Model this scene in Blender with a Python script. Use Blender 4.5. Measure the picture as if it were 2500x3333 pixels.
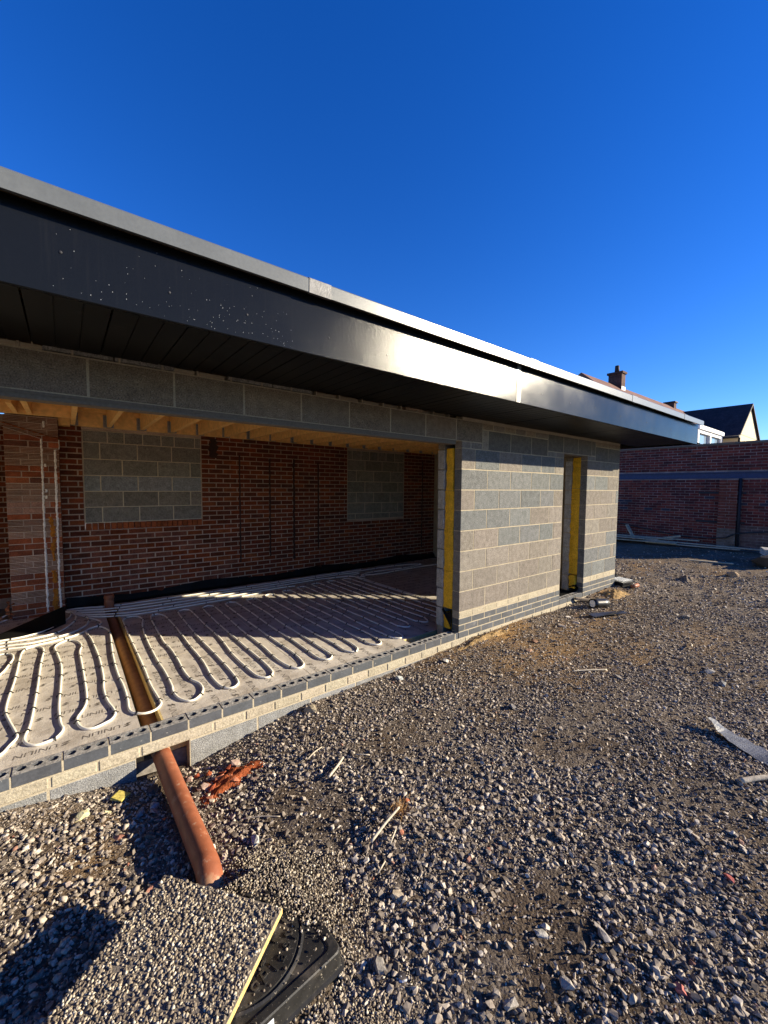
import bpy, bmesh, math, random
import numpy as np
from mathutils import Vector, Matrix

random.seed(7)
rng = np.random.default_rng(11)
for o in list(bpy.data.objects):
    bpy.data.objects.remove(o)
scene = bpy.context.scene
COL = scene.collection

# ------------------------------------------------------------------ camera
cam_data = bpy.data.cameras.new('camera')
cam = bpy.data.objects.new('camera', cam_data)
COL.objects.link(cam)
CAM = Vector((-3.365, -2.922, 1.595))
yaw, pitch, roll = math.radians(51.751), math.radians(-3.4829), math.radians(0.4404)
fwd = Vector((math.cos(yaw) * math.cos(pitch), math.sin(yaw) * math.cos(pitch), math.sin(pitch)))
rgt = Vector((math.sin(yaw), -math.cos(yaw), 0))
upv = rgt.cross(fwd)
rgt, upv = math.cos(roll) * rgt + math.sin(roll) * upv, -math.sin(roll) * rgt + math.cos(roll) * upv
cam.matrix_world = Matrix(((rgt.x, upv.x, -fwd.x, CAM.x), (rgt.y, upv.y, -fwd.y, CAM.y),
                           (rgt.z, upv.z, -fwd.z, CAM.z), (0, 0, 0, 1)))
cam_data.sensor_fit = 'HORIZONTAL'
cam_data.sensor_width = 36.0
cam_data.lens = 36.0 * 1315.25 / 2500.0
cam_data.clip_start = 0.05
cam_data.clip_end = 1500
scene.camera = cam

# ------------------------------------------------------------------ light
SUN_EL = math.radians(18.2)
SUN_H = Vector((0.779, -0.627, 0))
sun_dir = Vector((SUN_H.x * math.cos(SUN_EL), SUN_H.y * math.cos(SUN_EL), math.sin(SUN_EL)))
world = bpy.data.worlds.new('World')
scene.world = world
world.use_nodes = True
wt = world.node_tree
wt.nodes.clear()
w_out = wt.nodes.new('ShaderNodeOutputWorld')
w_bg = wt.nodes.new('ShaderNodeBackground')
w_sky = wt.nodes.new('ShaderNodeTexSky')
w_sky.sky_type = 'NISHITA'
w_sky.sun_disc = False
w_sky.sun_elevation = SUN_EL
w_sky.sun_rotation = math.atan2(SUN_H.x, SUN_H.y)
w_sky.air_density = 1.0
w_sky.dust_density = 0.0
w_sky.ozone_density = 6.0
w_hsv = wt.nodes.new('ShaderNodeHueSaturation')
w_hsv.inputs['Saturation'].default_value = 1.19
w_hsv.inputs['Hue'].default_value = 0.518
wt.links.new(w_sky.outputs['Color'], w_hsv.inputs['Color'])
wt.links.new(w_hsv.outputs['Color'], w_bg.inputs['Color'])
w_bg.inputs['Strength'].default_value = 0.09
wt.links.new(w_bg.outputs['Background'], w_out.inputs['Surface'])

sun_data = bpy.data.lights.new('sun', 'SUN')
sun_data.energy = 5.0
sun_data.angle = math.radians(0.5)
sun_data.color = (1.0, 0.88, 0.66)
sun = bpy.data.objects.new('sun', sun_data)
COL.objects.link(sun)
sun.rotation_euler = (-sun_dir).to_track_quat('-Z', 'Y').to_euler()

scene.view_settings.view_transform = 'Standard'
scene.view_settings.look = 'None'
scene.view_settings.gamma = 1.0
scene.view_settings.use_curve_mapping = False
scene.view_settings.exposure = 1.32
scene.cycles.max_bounces = 8
scene.cycles.diffuse_bounces = 5

# ------------------------------------------------------------------ materials
def new_mat(name):
    m = bpy.data.materials.new(name)
    m.use_nodes = True
    nt = m.node_tree
    nt.nodes.clear()
    out = nt.nodes.new('ShaderNodeOutputMaterial')
    b = nt.nodes.new('ShaderNodeBsdfPrincipled')
    nt.links.new(b.outputs['BSDF'], out.inputs['Surface'])
    return m, nt, b


def ramp(nt, fac, stops):
    r = nt.nodes.new('ShaderNodeValToRGB')
    els = r.color_ramp.elements
    while len(els) < len(stops):
        els.new(0.5)
    for e, (p, c) in zip(els, stops):
        e.position = p
        e.color = (c[0], c[1], c[2], 1) if len(c) == 3 else c
    nt.links.new(fac, r.inputs['Fac'])
    return r.outputs['Color']


def noise(nt, vec, scale, detail=4, rough=0.55, out='Fac'):
    n = nt.nodes.new('ShaderNodeTexNoise')
    n.inputs['Scale'].default_value = scale
    n.inputs['Detail'].default_value = detail
    n.inputs['Roughness'].default_value = rough
    if vec is not None:
        nt.links.new(vec, n.inputs['Vector'])
    return n.outputs[out]


def mixc(nt, fac, a, b, mode='MIX'):
    m = nt.nodes.new('ShaderNodeMix')
    m.data_type = 'RGBA'
    m.blend_type = mode
    if hasattr(fac, 'type'):
        nt.links.new(fac, m.inputs[0])
    else:
        m.inputs[0].default_value = fac
    for v, i in ((a, 6), (b, 7)):
        if hasattr(v, 'type'):
            nt.links.new(v, m.inputs[i])
        else:
            m.inputs[i].default_value = (v[0], v[1], v[2], 1)
    return m.outputs[2]


def mat(name, col='object', rough=0.85, grain=(), stains=(), bump=None, spec=0.3, metal=0.0, attr=None, coat=0.0):
    """col: rgb, 'object' (object colour) or attribute name. grain: (scale, lo, hi) multipliers. stains: (scale, threshold, width, rgb, amount)"""
    m, nt, b = new_mat(name)
    geo = nt.nodes.new('ShaderNodeNewGeometry')
    pos = geo.outputs['Position']
    if col == 'object':
        oi = nt.nodes.new('ShaderNodeObjectInfo')
        c = oi.outputs['Color']
    elif isinstance(col, str):
        at = nt.nodes.new('ShaderNodeAttribute')
        at.attribute_name = col
        c = at.outputs['Color']
    else:
        rgb = nt.nodes.new('ShaderNodeRGB')
        rgb.outputs[0].default_value = (col[0], col[1], col[2], 1)
        c = rgb.outputs[0]
    for sc, lo, hi in grain:
        f = noise(nt, pos, sc, 3)
        c = mixc(nt, 1.0, c, ramp(nt, f, [(0.32, (lo,) * 3), (0.68, (hi,) * 3)]), 'MULTIPLY')
    for sc, th, wd, rgbv, amt in stains:
        f = noise(nt, pos, sc, 5, 0.6)
        fm = ramp(nt, f, [(th, (0, 0, 0)), (th + wd, (amt, amt, amt))])
        c = mixc(nt, fm, c, rgbv)
    nt.links.new(c, b.inputs['Base Color'])
    b.inputs['Roughness'].default_value = rough
    b.inputs['Specular IOR Level'].default_value = spec
    b.inputs['Metallic'].default_value = metal
    b.inputs['Coat Weight'].default_value = coat
    if bump:
        h = None
        for sc, st in (bump if isinstance(bump, list) else [bump]):
            f = noise(nt, pos, sc, 4, 0.65)
            bp = nt.nodes.new('ShaderNodeBump')
            bp.inputs['Strength'].default_value = 1.0
            bp.inputs['Distance'].default_value = st
            nt.links.new(f, bp.inputs['Height'])
            if h is not None:
                nt.links.new(h, bp.inputs['Normal'])
            h = bp.outputs['Normal']
        nt.links.new(h, b.inputs['Normal'])
    return m


MAT = {}
MAT['block'] = mat('concrete_block', 'object', 0.95, [(130, 0.55, 1.42), (16, 0.82, 1.16)], [(75, 0.60, 0.05, (0.05, 0.05, 0.05), 0.6), (95, 0.62, 0.05, (0.42, 0.39, 0.34), 0.6)], [(120, 0.006), (30, 0.003)], 0.1)
MAT['mortar'] = mat('sand_mortar', (0.38, 0.325, 0.235), 0.95, [(120, 0.8, 1.15), (7, 0.85, 1.1)], [], (140, 0.0025), 0.1)
MAT['mortar_grey'] = mat('weathered_mortar', (0.44, 0.335, 0.26), 0.95, [(90, 0.75, 1.15), (3, 0.8, 1.1)], [], (120, 0.003), 0.1)
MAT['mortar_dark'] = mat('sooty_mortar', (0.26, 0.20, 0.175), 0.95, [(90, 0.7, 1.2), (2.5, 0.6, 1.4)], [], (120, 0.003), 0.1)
MAT['mortar_pale'] = mat('pale_mortar', (0.52, 0.45, 0.33), 0.95, [(100, 0.8, 1.15)], [], (120, 0.003), 0.1)
MAT['cream'] = mat('cream_common_brick', 'object', 0.95, [(70, 0.75, 1.2), (12, 0.9, 1.1)], [(45, 0.62, 0.05, (0.16, 0.13, 0.09), 0.7)], [(80, 0.005), (200, 0.002)], 0.1)
MAT['blue_brick'] = mat('blue_engineering_brick', 'object', 0.55, [(60, 0.85, 1.15), (9, 0.85, 1.2)], [(38, 0.66, 0.04, (0.42, 0.40, 0.36), 0.6), (6, 0.62, 0.2, (0.30, 0.29, 0.27), 0.45)], (90, 0.001), 0.35)
MAT['brick_top'] = mat('mortar_smeared_brick_top', (0.36, 0.34, 0.31), 0.9, [(50, 0.55, 1.25), (9, 0.7, 1.15)], [(30, 0.55, 0.1, (0.085, 0.09, 0.1), 0.7)], (80, 0.004), 0.15)
MAT['red_brick'] = mat('red_brick', 'object', 0.92, [(80, 0.75, 1.2), (10, 0.75, 1.2)], [(25, 0.66, 0.06, (0.05, 0.03, 0.025), 0.6)], (90, 0.003), 0.15)
MAT['red_brick_mass'] = mat('red_brick_mass', 'Col', 0.92, [(80, 0.75, 1.2), (10, 0.75, 1.2)], [(25, 0.66, 0.06, (0.05, 0.03, 0.025), 0.6)], (90, 0.003), 0.15)
MAT['lintel'] = mat('precast_lintel', (0.15, 0.128, 0.103), 0.85, [(60, 0.85, 1.15)], [], (60, 0.002), 0.2)
MAT['insulation'] = mat('yellow_cavity_batt', (0.74, 0.42, 0.035), 0.95, [(60, 0.75, 1.15), (9, 0.85, 1.1)], [(50, 0.66, 0.05, (0.16, 0.09, 0.02), 0.6)], [(45, 0.008), (140, 0.003)], 0.05)
MAT['black_plastic'] = mat('black_plastic', (0.012, 0.012, 0.013), 0.38, [(20, 0.7, 1.4)], [(8, 0.6, 0.1, (0.09, 0.075, 0.06), 0.35)], (60, 0.0006), 0.5)
MAT['cover_plastic'] = mat('dusty_black_plastic', (0.017, 0.016, 0.015), 0.5, [(20, 0.7, 1.4)], [(9, 0.52, 0.14, (0.12, 0.10, 0.078), 0.55), (120, 0.64, 0.04, (0.3, 0.26, 0.2), 0.7)], (60, 0.0008), 0.4)
MAT['black_sheet'] = mat('black_polythene', (0.006, 0.006, 0.006), 0.6, [], [], (14, 0.004), 0.12)
MAT['soffit'] = mat('black_soffit_board', (0.005, 0.005, 0.005), 0.42, [(5, 0.7, 1.3)], [(12, 0.63, 0.06, (0.05, 0.045, 0.04), 0.3)], None, 0.14)
MAT['trim'] = mat('pale_grey_roof_edge', (0.105, 0.112, 0.113), 0.30, [(6, 0.92, 1.06), (60, 0.93, 1.05)], [], (300, 0.0004), 0.5)
MAT['trim_lap'] = mat('taped_roof_joint', (0.13, 0.13, 0.135), 0.5, [(40, 0.7, 1.25)], [], (70, 0.002), 0.5)
MAT['steel_blue'] = mat('blue_grey_painted_steel', (0.016, 0.034, 0.095), 0.5, [(20, 0.8, 1.2)], [], None, 0.4)
MAT['timber'] = mat('planed_softwood', (0.80, 0.47, 0.17), 0.7, [(18, 0.82, 1.12)], [(30, 0.7, 0.03, (0.22, 0.10, 0.04), 0.7)], None, 0.2)
MAT['ply'] = mat('sheathing_board', (0.50, 0.32, 0.15), 0.8, [(25, 0.75, 1.15)], [], None, 0.2)
MAT['galv'] = mat('galvanised_steel', (0.30, 0.31, 0.32), 0.45, [(60, 0.7, 1.2)], [], None, 0.5, 0.6)
MAT['slab'] = mat('concrete_slab', (0.20, 0.18, 0.16), 0.95, [(30, 0.7, 1.2)], [], (40, 0.004))
MAT['foam'] = mat('insulation_foam_edge', (0.62, 0.47, 0.20), 0.9, [(60, 0.8, 1.1)], [], (80, 0.003))
MAT['pvc'] = mat('terracotta_pvc', (0.27, 0.085, 0.038), 0.55, [(14, 0.8, 1.15)], [(7, 0.58, 0.10, (0.42, 0.25, 0.15), 0.75), (26, 0.62, 0.06, (0.45, 0.30, 0.2), 0.6)], (90, 0.0008), 0.4)
MAT['pvc_dusty'] = mat('dusty_terracotta_pvc', (0.27, 0.145, 0.085), 0.8, [(14, 0.8, 1.15)], [(5, 0.55, 0.15, (0.28, 0.17, 0.10), 0.7)], (90, 0.0008), 0.3)
MAT['pex'] = mat('white_heating_pipe', (0.80, 0.76, 0.65), 0.42, [(8, 0.93, 1.03)], [(40, 0.72, 0.05, (0.45, 0.38, 0.27), 0.4)], None, 0.4)
MAT['print'] = mat('black_print', (0.09, 0.078, 0.066), 0.7, [(60, 0.6, 2.6)])
MAT['wood_grey'] = mat('weathered_timber', 'object', 0.9, [(30, 0.75, 1.15), (6, 0.85, 1.1)], [], (60, 0.002))
MAT['stick'] = mat('pale_stick', (0.55, 0.47, 0.35), 0.8, [(60, 0.7, 1.1)], [], (90, 0.001))
MAT['straw'] = mat('dry_straw', (0.42, 0.24, 0.09), 0.9, [(60, 0.6, 1.3)])
MAT['rubble'] = mat('rubble', 'object', 0.95, [(50, 0.7, 1.25)], [], [(60, 0.004), (200, 0.001)], 0.1)
MAT['white_paint'] = mat('white_window_frame', (0.78, 0.78, 0.77), 0.4)
MAT['render'] = mat('cream_render', (0.62, 0.52, 0.36), 0.9, [(4, 0.92, 1.05)])
MAT['dark_tile'] = mat('dark_roof_tile', (0.030, 0.024, 0.027), 0.75, [(3, 0.7, 1.3), (12, 0.7, 1.2)])
MAT['brown_tile'] = mat('brown_roof_tile', (0.15, 0.075, 0.055), 0.85, [(3, 0.7, 1.3)])
MAT['chimney'] = mat('chimney_brick', (0.085, 0.045, 0.038), 0.9, [(4, 0.65, 1.3), (14, 0.6, 1.3)])
MAT['lead'] = mat('lead_flashing', (0.45, 0.46, 0.47), 0.5)
MAT['osb'] = mat('chipboard_edge', (0.62, 0.44, 0.16), 0.85, [(120, 0.6, 1.2)], [(160, 0.62, 0.04, (0.35, 0.12, 0.03), 0.8)])
MAT['zinc'] = mat('bent_zinc_sheet', (0.17, 0.17, 0.17), 0.45, [(12, 0.75, 1.2)], [(20, 0.66, 0.06, (0.2, 0.2, 0.2), 0.6)], (30, 0.003), 0.4, 0.15)
MAT['orange'] = mat('orange_foam_residue', (0.36, 0.13, 0.015), 0.9, [(40, 0.6, 1.3)], [], (60, 0.01))
MAT['plaster'] = mat('white_plaster_edge', (0.88, 0.84, 0.79), 0.9, [(50, 0.8, 1.1)], [], (70, 0.004))
MAT['broken_edge'] = mat('broken_brick_edge', (0.30, 0.085, 0.025), 0.95, [(40, 0.5, 1.3)], [], (60, 0.01))
MAT['stain'] = mat('dark_residue', (0.035, 0.018, 0.014), 0.9, [(30, 0.7, 1.4)], [], (60, 0.003))
MAT['rust'] = mat('dark_iron', (0.02, 0.02, 0.025), 0.6)
MAT['soil_heap'] = mat('sandy_soil', (0.30, 0.20, 0.095), 0.97, [(40, 0.6, 1.3), (8, 0.75, 1.2)], [], [(60, 0.012), (18, 0.02)], 0.05)
MAT['brick_dust'] = mat('brick_dust', (0.29, 0.078, 0.030), 0.97, [(40, 0.6, 1.3), (9, 0.75, 1.25)], [], [(70, 0.012), (20, 0.02)], 0.05)


def fascia_material():
    m, nt, b = new_mat('anthracite_fascia_metal')
    geo = nt.nodes.new('ShaderNodeNewGeometry')
    pos = geo.outputs['Position']
    f = noise(nt, pos, 900, 2)
    c = ramp(nt, f, [(0.3, (0.0040, 0.0046, 0.0054)), (0.7, (0.0085, 0.0095, 0.0110))])
    mp = nt.nodes.new('ShaderNodeMapping')
    mp.inputs['Scale'].default_value = (30, 30, 1.2)
    nt.links.new(pos, mp.inputs['Vector'])
    streak = noise(nt, mp.outputs['Vector'], 2.0, 5, 0.6)
    c = mixc(nt, ramp(nt, streak, [(0.55, (0, 0, 0)), (0.8, (0.25, 0.25, 0.25))]), c, (0.018, 0.018, 0.018))
    nt.links.new(c, b.inputs['Base Color'])
    r = ramp(nt, noise(nt, pos, 3.0, 3), [(0.3, (0.155,) * 3), (0.7, (0.205,) * 3)])
    nt.links.new(r, b.inputs['Roughness'])
    b.inputs['Specular IOR Level'].default_value = 0.17
    bq = nt.nodes.new('ShaderNodeBump')
    bq.inputs['Distance'].default_value = 0.006
    nt.links.new(noise(nt, pos, 1.6, 2), bq.inputs['Height'])
    bp = nt.nodes.new('ShaderNodeBump')
    nt.links.new(bq.outputs['Normal'], bp.inputs['Normal'])
    bp.inputs['Distance'].default_value = 0.0003
    nt.links.new(noise(nt, pos, 700, 2), bp.inputs['Height'])
    nt.links.new(bp.outputs['Normal'], b.inputs['Normal'])
    return m


def foil_material():
    m, nt, b = new_mat('foil_faced_board')
    geo = nt.nodes.new('ShaderNodeNewGeometry')
    pos = geo.outputs['Position']
    c = ramp(nt, noise(nt, pos, 5, 6, 0.65), [(0.3, (0.34, 0.295, 0.245)), (0.5, (0.50, 0.45, 0.39)), (0.72, (0.63, 0.58, 0.51))])
    c = mixc(nt, ramp(nt, noise(nt, pos, 1.6, 4), [(0.62, (0, 0, 0)), (0.72, (0.35,) * 3)]), c, (0.42, 0.29, 0.19))
    c = mixc(nt, ramp(nt, noise(nt, pos, 3.7, 5, 0.7), [(0.70, (0, 0, 0)), (0.73, (0.75,) * 3)]), c, (0.10, 0.05, 0.03))
    # faint printed grid lines
    sep = nt.nodes.new('ShaderNodeSeparateXYZ')
    nt.links.new(pos, sep.inputs[0])
    line = None
    for ax in ('X', 'Y'):
        mo = nt.nodes.new('ShaderNodeMath'); mo.operation = 'PINGPONG'; mo.inputs[1].default_value = 0.05
        nt.links.new(sep.outputs[ax], mo.inputs[0])
        le = nt.nodes.new('ShaderNodeMath'); le.operation = 'LESS_THAN'; le.inputs[1].default_value = 0.0012
        nt.links.new(mo.outputs[0], le.inputs[0])
        if line is None:
            line = le.outputs[0]
        else:
            mx = nt.nodes.new('ShaderNodeMath'); mx.operation = 'MAXIMUM'
            nt.links.new(line, mx.inputs[0]); nt.links.new(le.outputs[0], mx.inputs[1])
            line = mx.outputs[0]
    ml = nt.nodes.new('ShaderNodeMath'); ml.operation = 'MULTIPLY'; ml.inputs[1].default_value = 0.3
    nt.links.new(line, ml.inputs[0])
    c = mixc(nt, ml.outputs[0], c, (0.2, 0.17, 0.15))
    nt.links.new(c, b.inputs['Base Color'])
    b.inputs['Roughness'].default_value = 0.55
    b.inputs['Specular IOR Level'].default_value = 0.4
    vo = nt.nodes.new('ShaderNodeTexVoronoi')
    vo.feature = 'DISTANCE_TO_EDGE'
    vo.inputs['Scale'].default_value = 26
    nt.links.new(noise(nt, pos, 9, 3, 0.5, 'Color'), vo.inputs['Vector'])
    bp0 = nt.nodes.new('ShaderNodeBump'); bp0.inputs['Distance'].default_value = 0.004
    nt.links.new(noise(nt, pos, 22, 5, 0.6), bp0.inputs['Height'])
    bp = nt.nodes.new('ShaderNodeBump'); bp.inputs['Distance'].default_value = 0.0018
    nt.links.new(vo.outputs['Distance'], bp.inputs['Height'])
    nt.links.new(bp0.outputs['Normal'], bp.inputs['Normal'])
    nt.links.new(bp.outputs['Normal'], b.inputs['Normal'])
    return m


def ground_material():
    m, nt, b = new_mat('gravelly_soil')
    geo = nt.nodes.new('ShaderNodeNewGeometry')
    pos = geo.outputs['Position']
    soil = ramp(nt, noise(nt, pos, 1.1, 5, 0.6), [(0.3, (0.070, 0.050, 0.035)), (0.5, (0.13, 0.092, 0.060)), (0.7, (0.21, 0.145, 0.085))])
    at = nt.nodes.new('ShaderNodeAttribute'); at.attribute_name = 'sandy'
    soil = mixc(nt, at.outputs['Fac'], soil, (0.34, 0.20, 0.08))
    vo = nt.nodes.new('ShaderNodeTexVoronoi')
    vo.inputs['Scale'].default_value = 75
    nt.links.new(pos, vo.inputs['Vector'])
    bw = nt.nodes.new('ShaderNodeRGBToBW')
    nt.links.new(vo.outputs['Color'], bw.inputs['Color'])
    stone = ramp(nt, bw.outputs[0], [(0.1, (0.08, 0.065, 0.053)), (0.5, (0.17, 0.14, 0.113)), (0.9, (0.33, 0.278, 0.222))])
    msk = ramp(nt, noise(nt, pos, 2.3, 4), [(0.38, (0.15,) * 3), (0.6, (0.85,) * 3)])
    inv = nt.nodes.new('ShaderNodeMath'); inv.operation = 'SUBTRACT'; inv.inputs[0].default_value = 1.0
    nt.links.new(at.outputs['Fac'], inv.inputs[1])
    mm = nt.nodes.new('ShaderNodeMath'); mm.operation = 'MULTIPLY'
    bwm = nt.nodes.new('ShaderNodeRGBToBW'); nt.links.new(msk, bwm.inputs[0])
    nt.links.new(bwm.outputs[0], mm.inputs[0]); nt.links.new(inv.outputs[0], mm.inputs[1])
    c = mixc(nt, mm.outputs[0], soil, stone)
    nt.links.new(c, b.inputs['Base Color'])
    b.inputs['Roughness'].default_value = 0.97
    b.inputs['Specular IOR Level'].default_value = 0.1
    bp0 = nt.nodes.new('ShaderNodeBump'); bp0.inputs['Distance'].default_value = 0.012; bp0.invert = True
    nt.links.new(vo.outputs['Distance'], bp0.inputs['Height'])
    bp = nt.nodes.new('ShaderNodeBump'); bp.inputs['Distance'].default_value = 0.015
    nt.links.new(noise(nt, pos, 70, 4, 0.7), bp.inputs['Height'])
    nt.links.new(bp0.outputs['Normal'], bp.inputs['Normal'])
    nt.links.new(bp.outputs['Normal'], b.inputs['Normal'])
    return m


def stone_material(name, stops):
    m, nt, b = new_mat(name)
    oi = nt.nodes.new('ShaderNodeObjectInfo')
    geo = nt.nodes.new('ShaderNodeNewGeometry')
    c = ramp(nt, oi.outputs['Random'], stops)
    c = mixc(nt, 1.0, c, ramp(nt, noise(nt, geo.outputs['Position'], 130, 3), [(0.3, (0.72,) * 3), (0.7, (1.2,) * 3)]), 'MULTIPLY')
    nt.links.new(c, b.inputs['Base Color'])
    b.inputs['Roughness'].default_value = 0.9
    b.inputs['Specular IOR Level'].default_value = 0.2
    return m


def glass_material():
    m, nt, b = new_mat('window_glass')
    b.inputs['Base Color'].default_value = (0.22, 0.30, 0.38, 1)
    b.inputs['Roughness'].default_value = 0.08
    b.inputs['Specular IOR Level'].default_value = 0.8
    return m


MAT['fascia'] = fascia_material()
MAT['foil'] = foil_material()
MAT['ground'] = ground_material()
MAT['glass'] = glass_material()
MAT['stone'] = stone_material('gravel_stone', [(0.0, (0.085, 0.069, 0.056)), (0.22, (0.18, 0.148, 0.119)), (0.5, (0.28, 0.233, 0.186)), (0.7, (0.36, 0.301, 0.236)), (0.9, (0.46, 0.39, 0.305)), (0.985, (0.56, 0.495, 0.41)), (1.0, (0.25, 0.105, 0.065))])
MAT['pebble'] = stone_material('pea_pebble', [(0.0, (0.08, 0.063, 0.05)), (0.3, (0.17, 0.138, 0.106)), (0.6, (0.30, 0.242, 0.17)), (0.85, (0.46, 0.39, 0.28)), (1.0, (0.62, 0.56, 0.45))])

# ------------------------------------------------------------------ mesh helpers
def link(name, me, material=None, parent=None, loc=None, rot=None, color=None):
    o = bpy.data.objects.new(name, me)
    COL.objects.link(o)
    if material is not None and len(me.materials) == 0:
        me.materials.append(MAT[material] if isinstance(material, str) else material)
    if parent is not None:
        o.parent = parent
    if loc is not None:
        o.location = loc
    if rot is not None:
        o.rotation_euler = rot
    if color is not None:
        o.color = (color[0], color[1], color[2], 1)
    return o


def empty(name, loc=(0, 0, 0), parent=None):
    o = bpy.data.objects.new(name, None)
    COL.objects.link(o)
    o.location = loc
    o.empty_display_size = 0.1
    if parent:
        o.parent = parent
    return o


def tag(o, label=None, cat=None, group=None, kind=None):
    if label: o['label'] = label
    if cat: o['category'] = cat
    if cat and not kind: kind = 'thing'
    if group: o['group'] = group
    if kind: o['kind'] = kind
    return o


def bm_mesh(name, bm, smooth=False):
    me = bpy.data.meshes.new(name)
    bm.to_mesh(me)
    bm.free()
    if smooth:
        for p in me.polygons:
            p.use_smooth = True
    return me


BOXES = {}
def box_mesh(lx, ly, lz, bev=0.0, key=''):
    """centred box, cached so that alike pieces share their mesh"""
    k = (round(lx, 3), round(ly, 3), round(lz, 3), bev, key)
    if k in BOXES:
        return BOXES[k]
    bm = bmesh.new()
    bmesh.ops.create_cube(bm, size=1)
    bmesh.ops.scale(bm, vec=(lx, ly, lz), verts=bm.verts)
    if bev:
        bmesh.ops.bevel(bm, geom=list(bm.edges), offset=bev, segments=1, affect='EDGES')
    BOXES[k] = bm_mesh('piece', bm)
    return BOXES[k]


def add_box(bm, x0, x1, y0, y1, z0, z1):
    vs = [bm.verts.new(p) for p in ((x0, y0, z0), (x1, y0, z0), (x1, y1, z0), (x0, y1, z0), (x0, y0, z1), (x1, y0, z1), (x1, y1, z1), (x0, y1, z1))]
    for f in ((0, 3, 2, 1), (4, 5, 6, 7), (0, 1, 5, 4), (1, 2, 6, 5), (2, 3, 7, 6), (3, 0, 4, 7)):
        bm.faces.new([vs[i] for i in f])


def boxes(name, lst, material, parent=None):
    bm = bmesh.new()
    for b in lst:
        add_box(bm, *b)
    return link(name, bm_mesh(name, bm), material, parent)


def piece(name, x0, x1, y0, y1, z0, z1, material, parent, bev=0.004, color=None, jit=0.0015, key=''):
    me = box_mesh(x1 - x0, y1 - y0, z1 - z0, bev, material + key)
    o = link(name, me, material, parent,
             ((x0 + x1) / 2 + random.uniform(-jit, jit), (y0 + y1) / 2 + random.uniform(-jit, jit), (z0 + z1) / 2 + random.uniform(-jit, jit) * 0.5),
             (random.uniform(-1, 1) * jit, random.uniform(-1, 1) * jit, random.uniform(-1, 1) * jit * 2), color)
    return o


def vary(c, a=0.12):
    k = 1 + random.uniform(-a, a)
    return tuple(max(0.003, v * k * (1 + random.uniform(-a, a) * 0.12)) for v in c)


def catmull(pts, step=0.02):
    P = [np.array(p, float) for p in pts]
    P = [2 * P[0] - P[1]] + P + [2 * P[-1] - P[-2]]
    out = []
    for i in range(1, len(P) - 2):
        a, b, c, d = P[i - 1:i + 3]
        n = max(1, int(np.linalg.norm(c - b) / step))
        for k in range(n):
            t = k / n
            out.append(0.5 * (2 * b + (c - a) * t + (2 * a - 5 * b + 4 * c - d) * t * t + (-a + 3 * b - 3 * c + d) * t ** 3))
    out.append(P[-2])
    return [Vector(p) for p in out]


def tube_mesh(name, path, radius, segs=8, cap=True, hollow=0.0):
    bm = bmesh.new()
    rings = []
    n = len(path)
    side = None
    for i, p in enumerate(path):
        t = (path[min(i + 1, n - 1)] - path[max(i - 1, 0)]).normalized()
        if side is None:
            a = Vector((0, 0, 1)) if abs(t.z) < 0.9 else Vector((1, 0, 0))
            side = t.cross(a).normalized()
        else:
            side = (side - t * side.dot(t)).normalized()
        up = side.cross(t)
        r = radius(i / max(1, n - 1)) if callable(radius) else radius
        rings.append([bm.verts.new(p + (side * math.cos(2 * math.pi * k / segs) + up * math.sin(2 * math.pi * k / segs)) * r) for k in range(segs)])
    for a, b in zip(rings, rings[1:]):
        for k in range(segs):
            bm.faces.new((a[k], a[(k + 1) % segs], b[(k + 1) % segs], b[k]))
    if cap:
        bm.faces.new(rings[0][::-1])
        bm.faces.new(rings[-1])
    me = bm_mesh(name, bm)
    for p in me.polygons:
        p.use_smooth = len(p.vertices) == 4
    return me


def sheet_mesh(name, fn, nu, nv, thick=0.0):
    """fn(u, v) -> point, u and v in 0..1; thick: solidified below"""
    V, Fc = [], []
    for j in range(nv + 1):
        for i in range(nu + 1):
            V.append(fn(i / nu, j / nv))
    for j in range(nv):
        for i in range(nu):
            a = j * (nu + 1) + i
            Fc.append((a, a + 1, a + nu + 2, a + nu + 1))
    if thick:
        N = len(V)
        V += [(p[0], p[1], p[2] - thick) for p in V]
        Fc += [tuple(i + N for i in f[::-1]) for f in Fc]
        W = nu + 1
        edge = [i for i in range(W)] + [j * W + nu for j in range(1, nv + 1)] + [nv * W + i for i in range(nu - 1, -1, -1)] + [j * W for j in range(nv - 1, 0, -1)]
        for a, b in zip(edge, edge[1:] + edge[:1]):
            Fc.append((b, a, a + N, b + N))
    me = bpy.data.meshes.new(name)
    me.from_pydata([tuple(v) for v in V], [], Fc)
    me.update()
    return me


def rock_mesh(name, n=14, seed=0, flat=(1, 0.8, 0.55), rounded=False):
    r = random.Random(seed)
    bm = bmesh.new()
    for _ in range(n):
        v = Vector((r.gauss(0, 1), r.gauss(0, 1), r.gauss(0, 1))).normalized()
        k = 0.5 * (1 if rounded else r.uniform(0.8, 1.1))
        bm.verts.new((v.x * flat[0] * k, v.y * flat[1] * k, v.z * flat[2] * k))
    res = bmesh.ops.convex_hull(bm, input=list(bm.verts))
    dead = [g for g in res['geom_interior'] if isinstance(g, bmesh.types.BMVert)]
    if dead:
        bmesh.ops.delete(bm, geom=dead, context='VERTS')
    return bm_mesh(name, bm, rounded)


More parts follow.
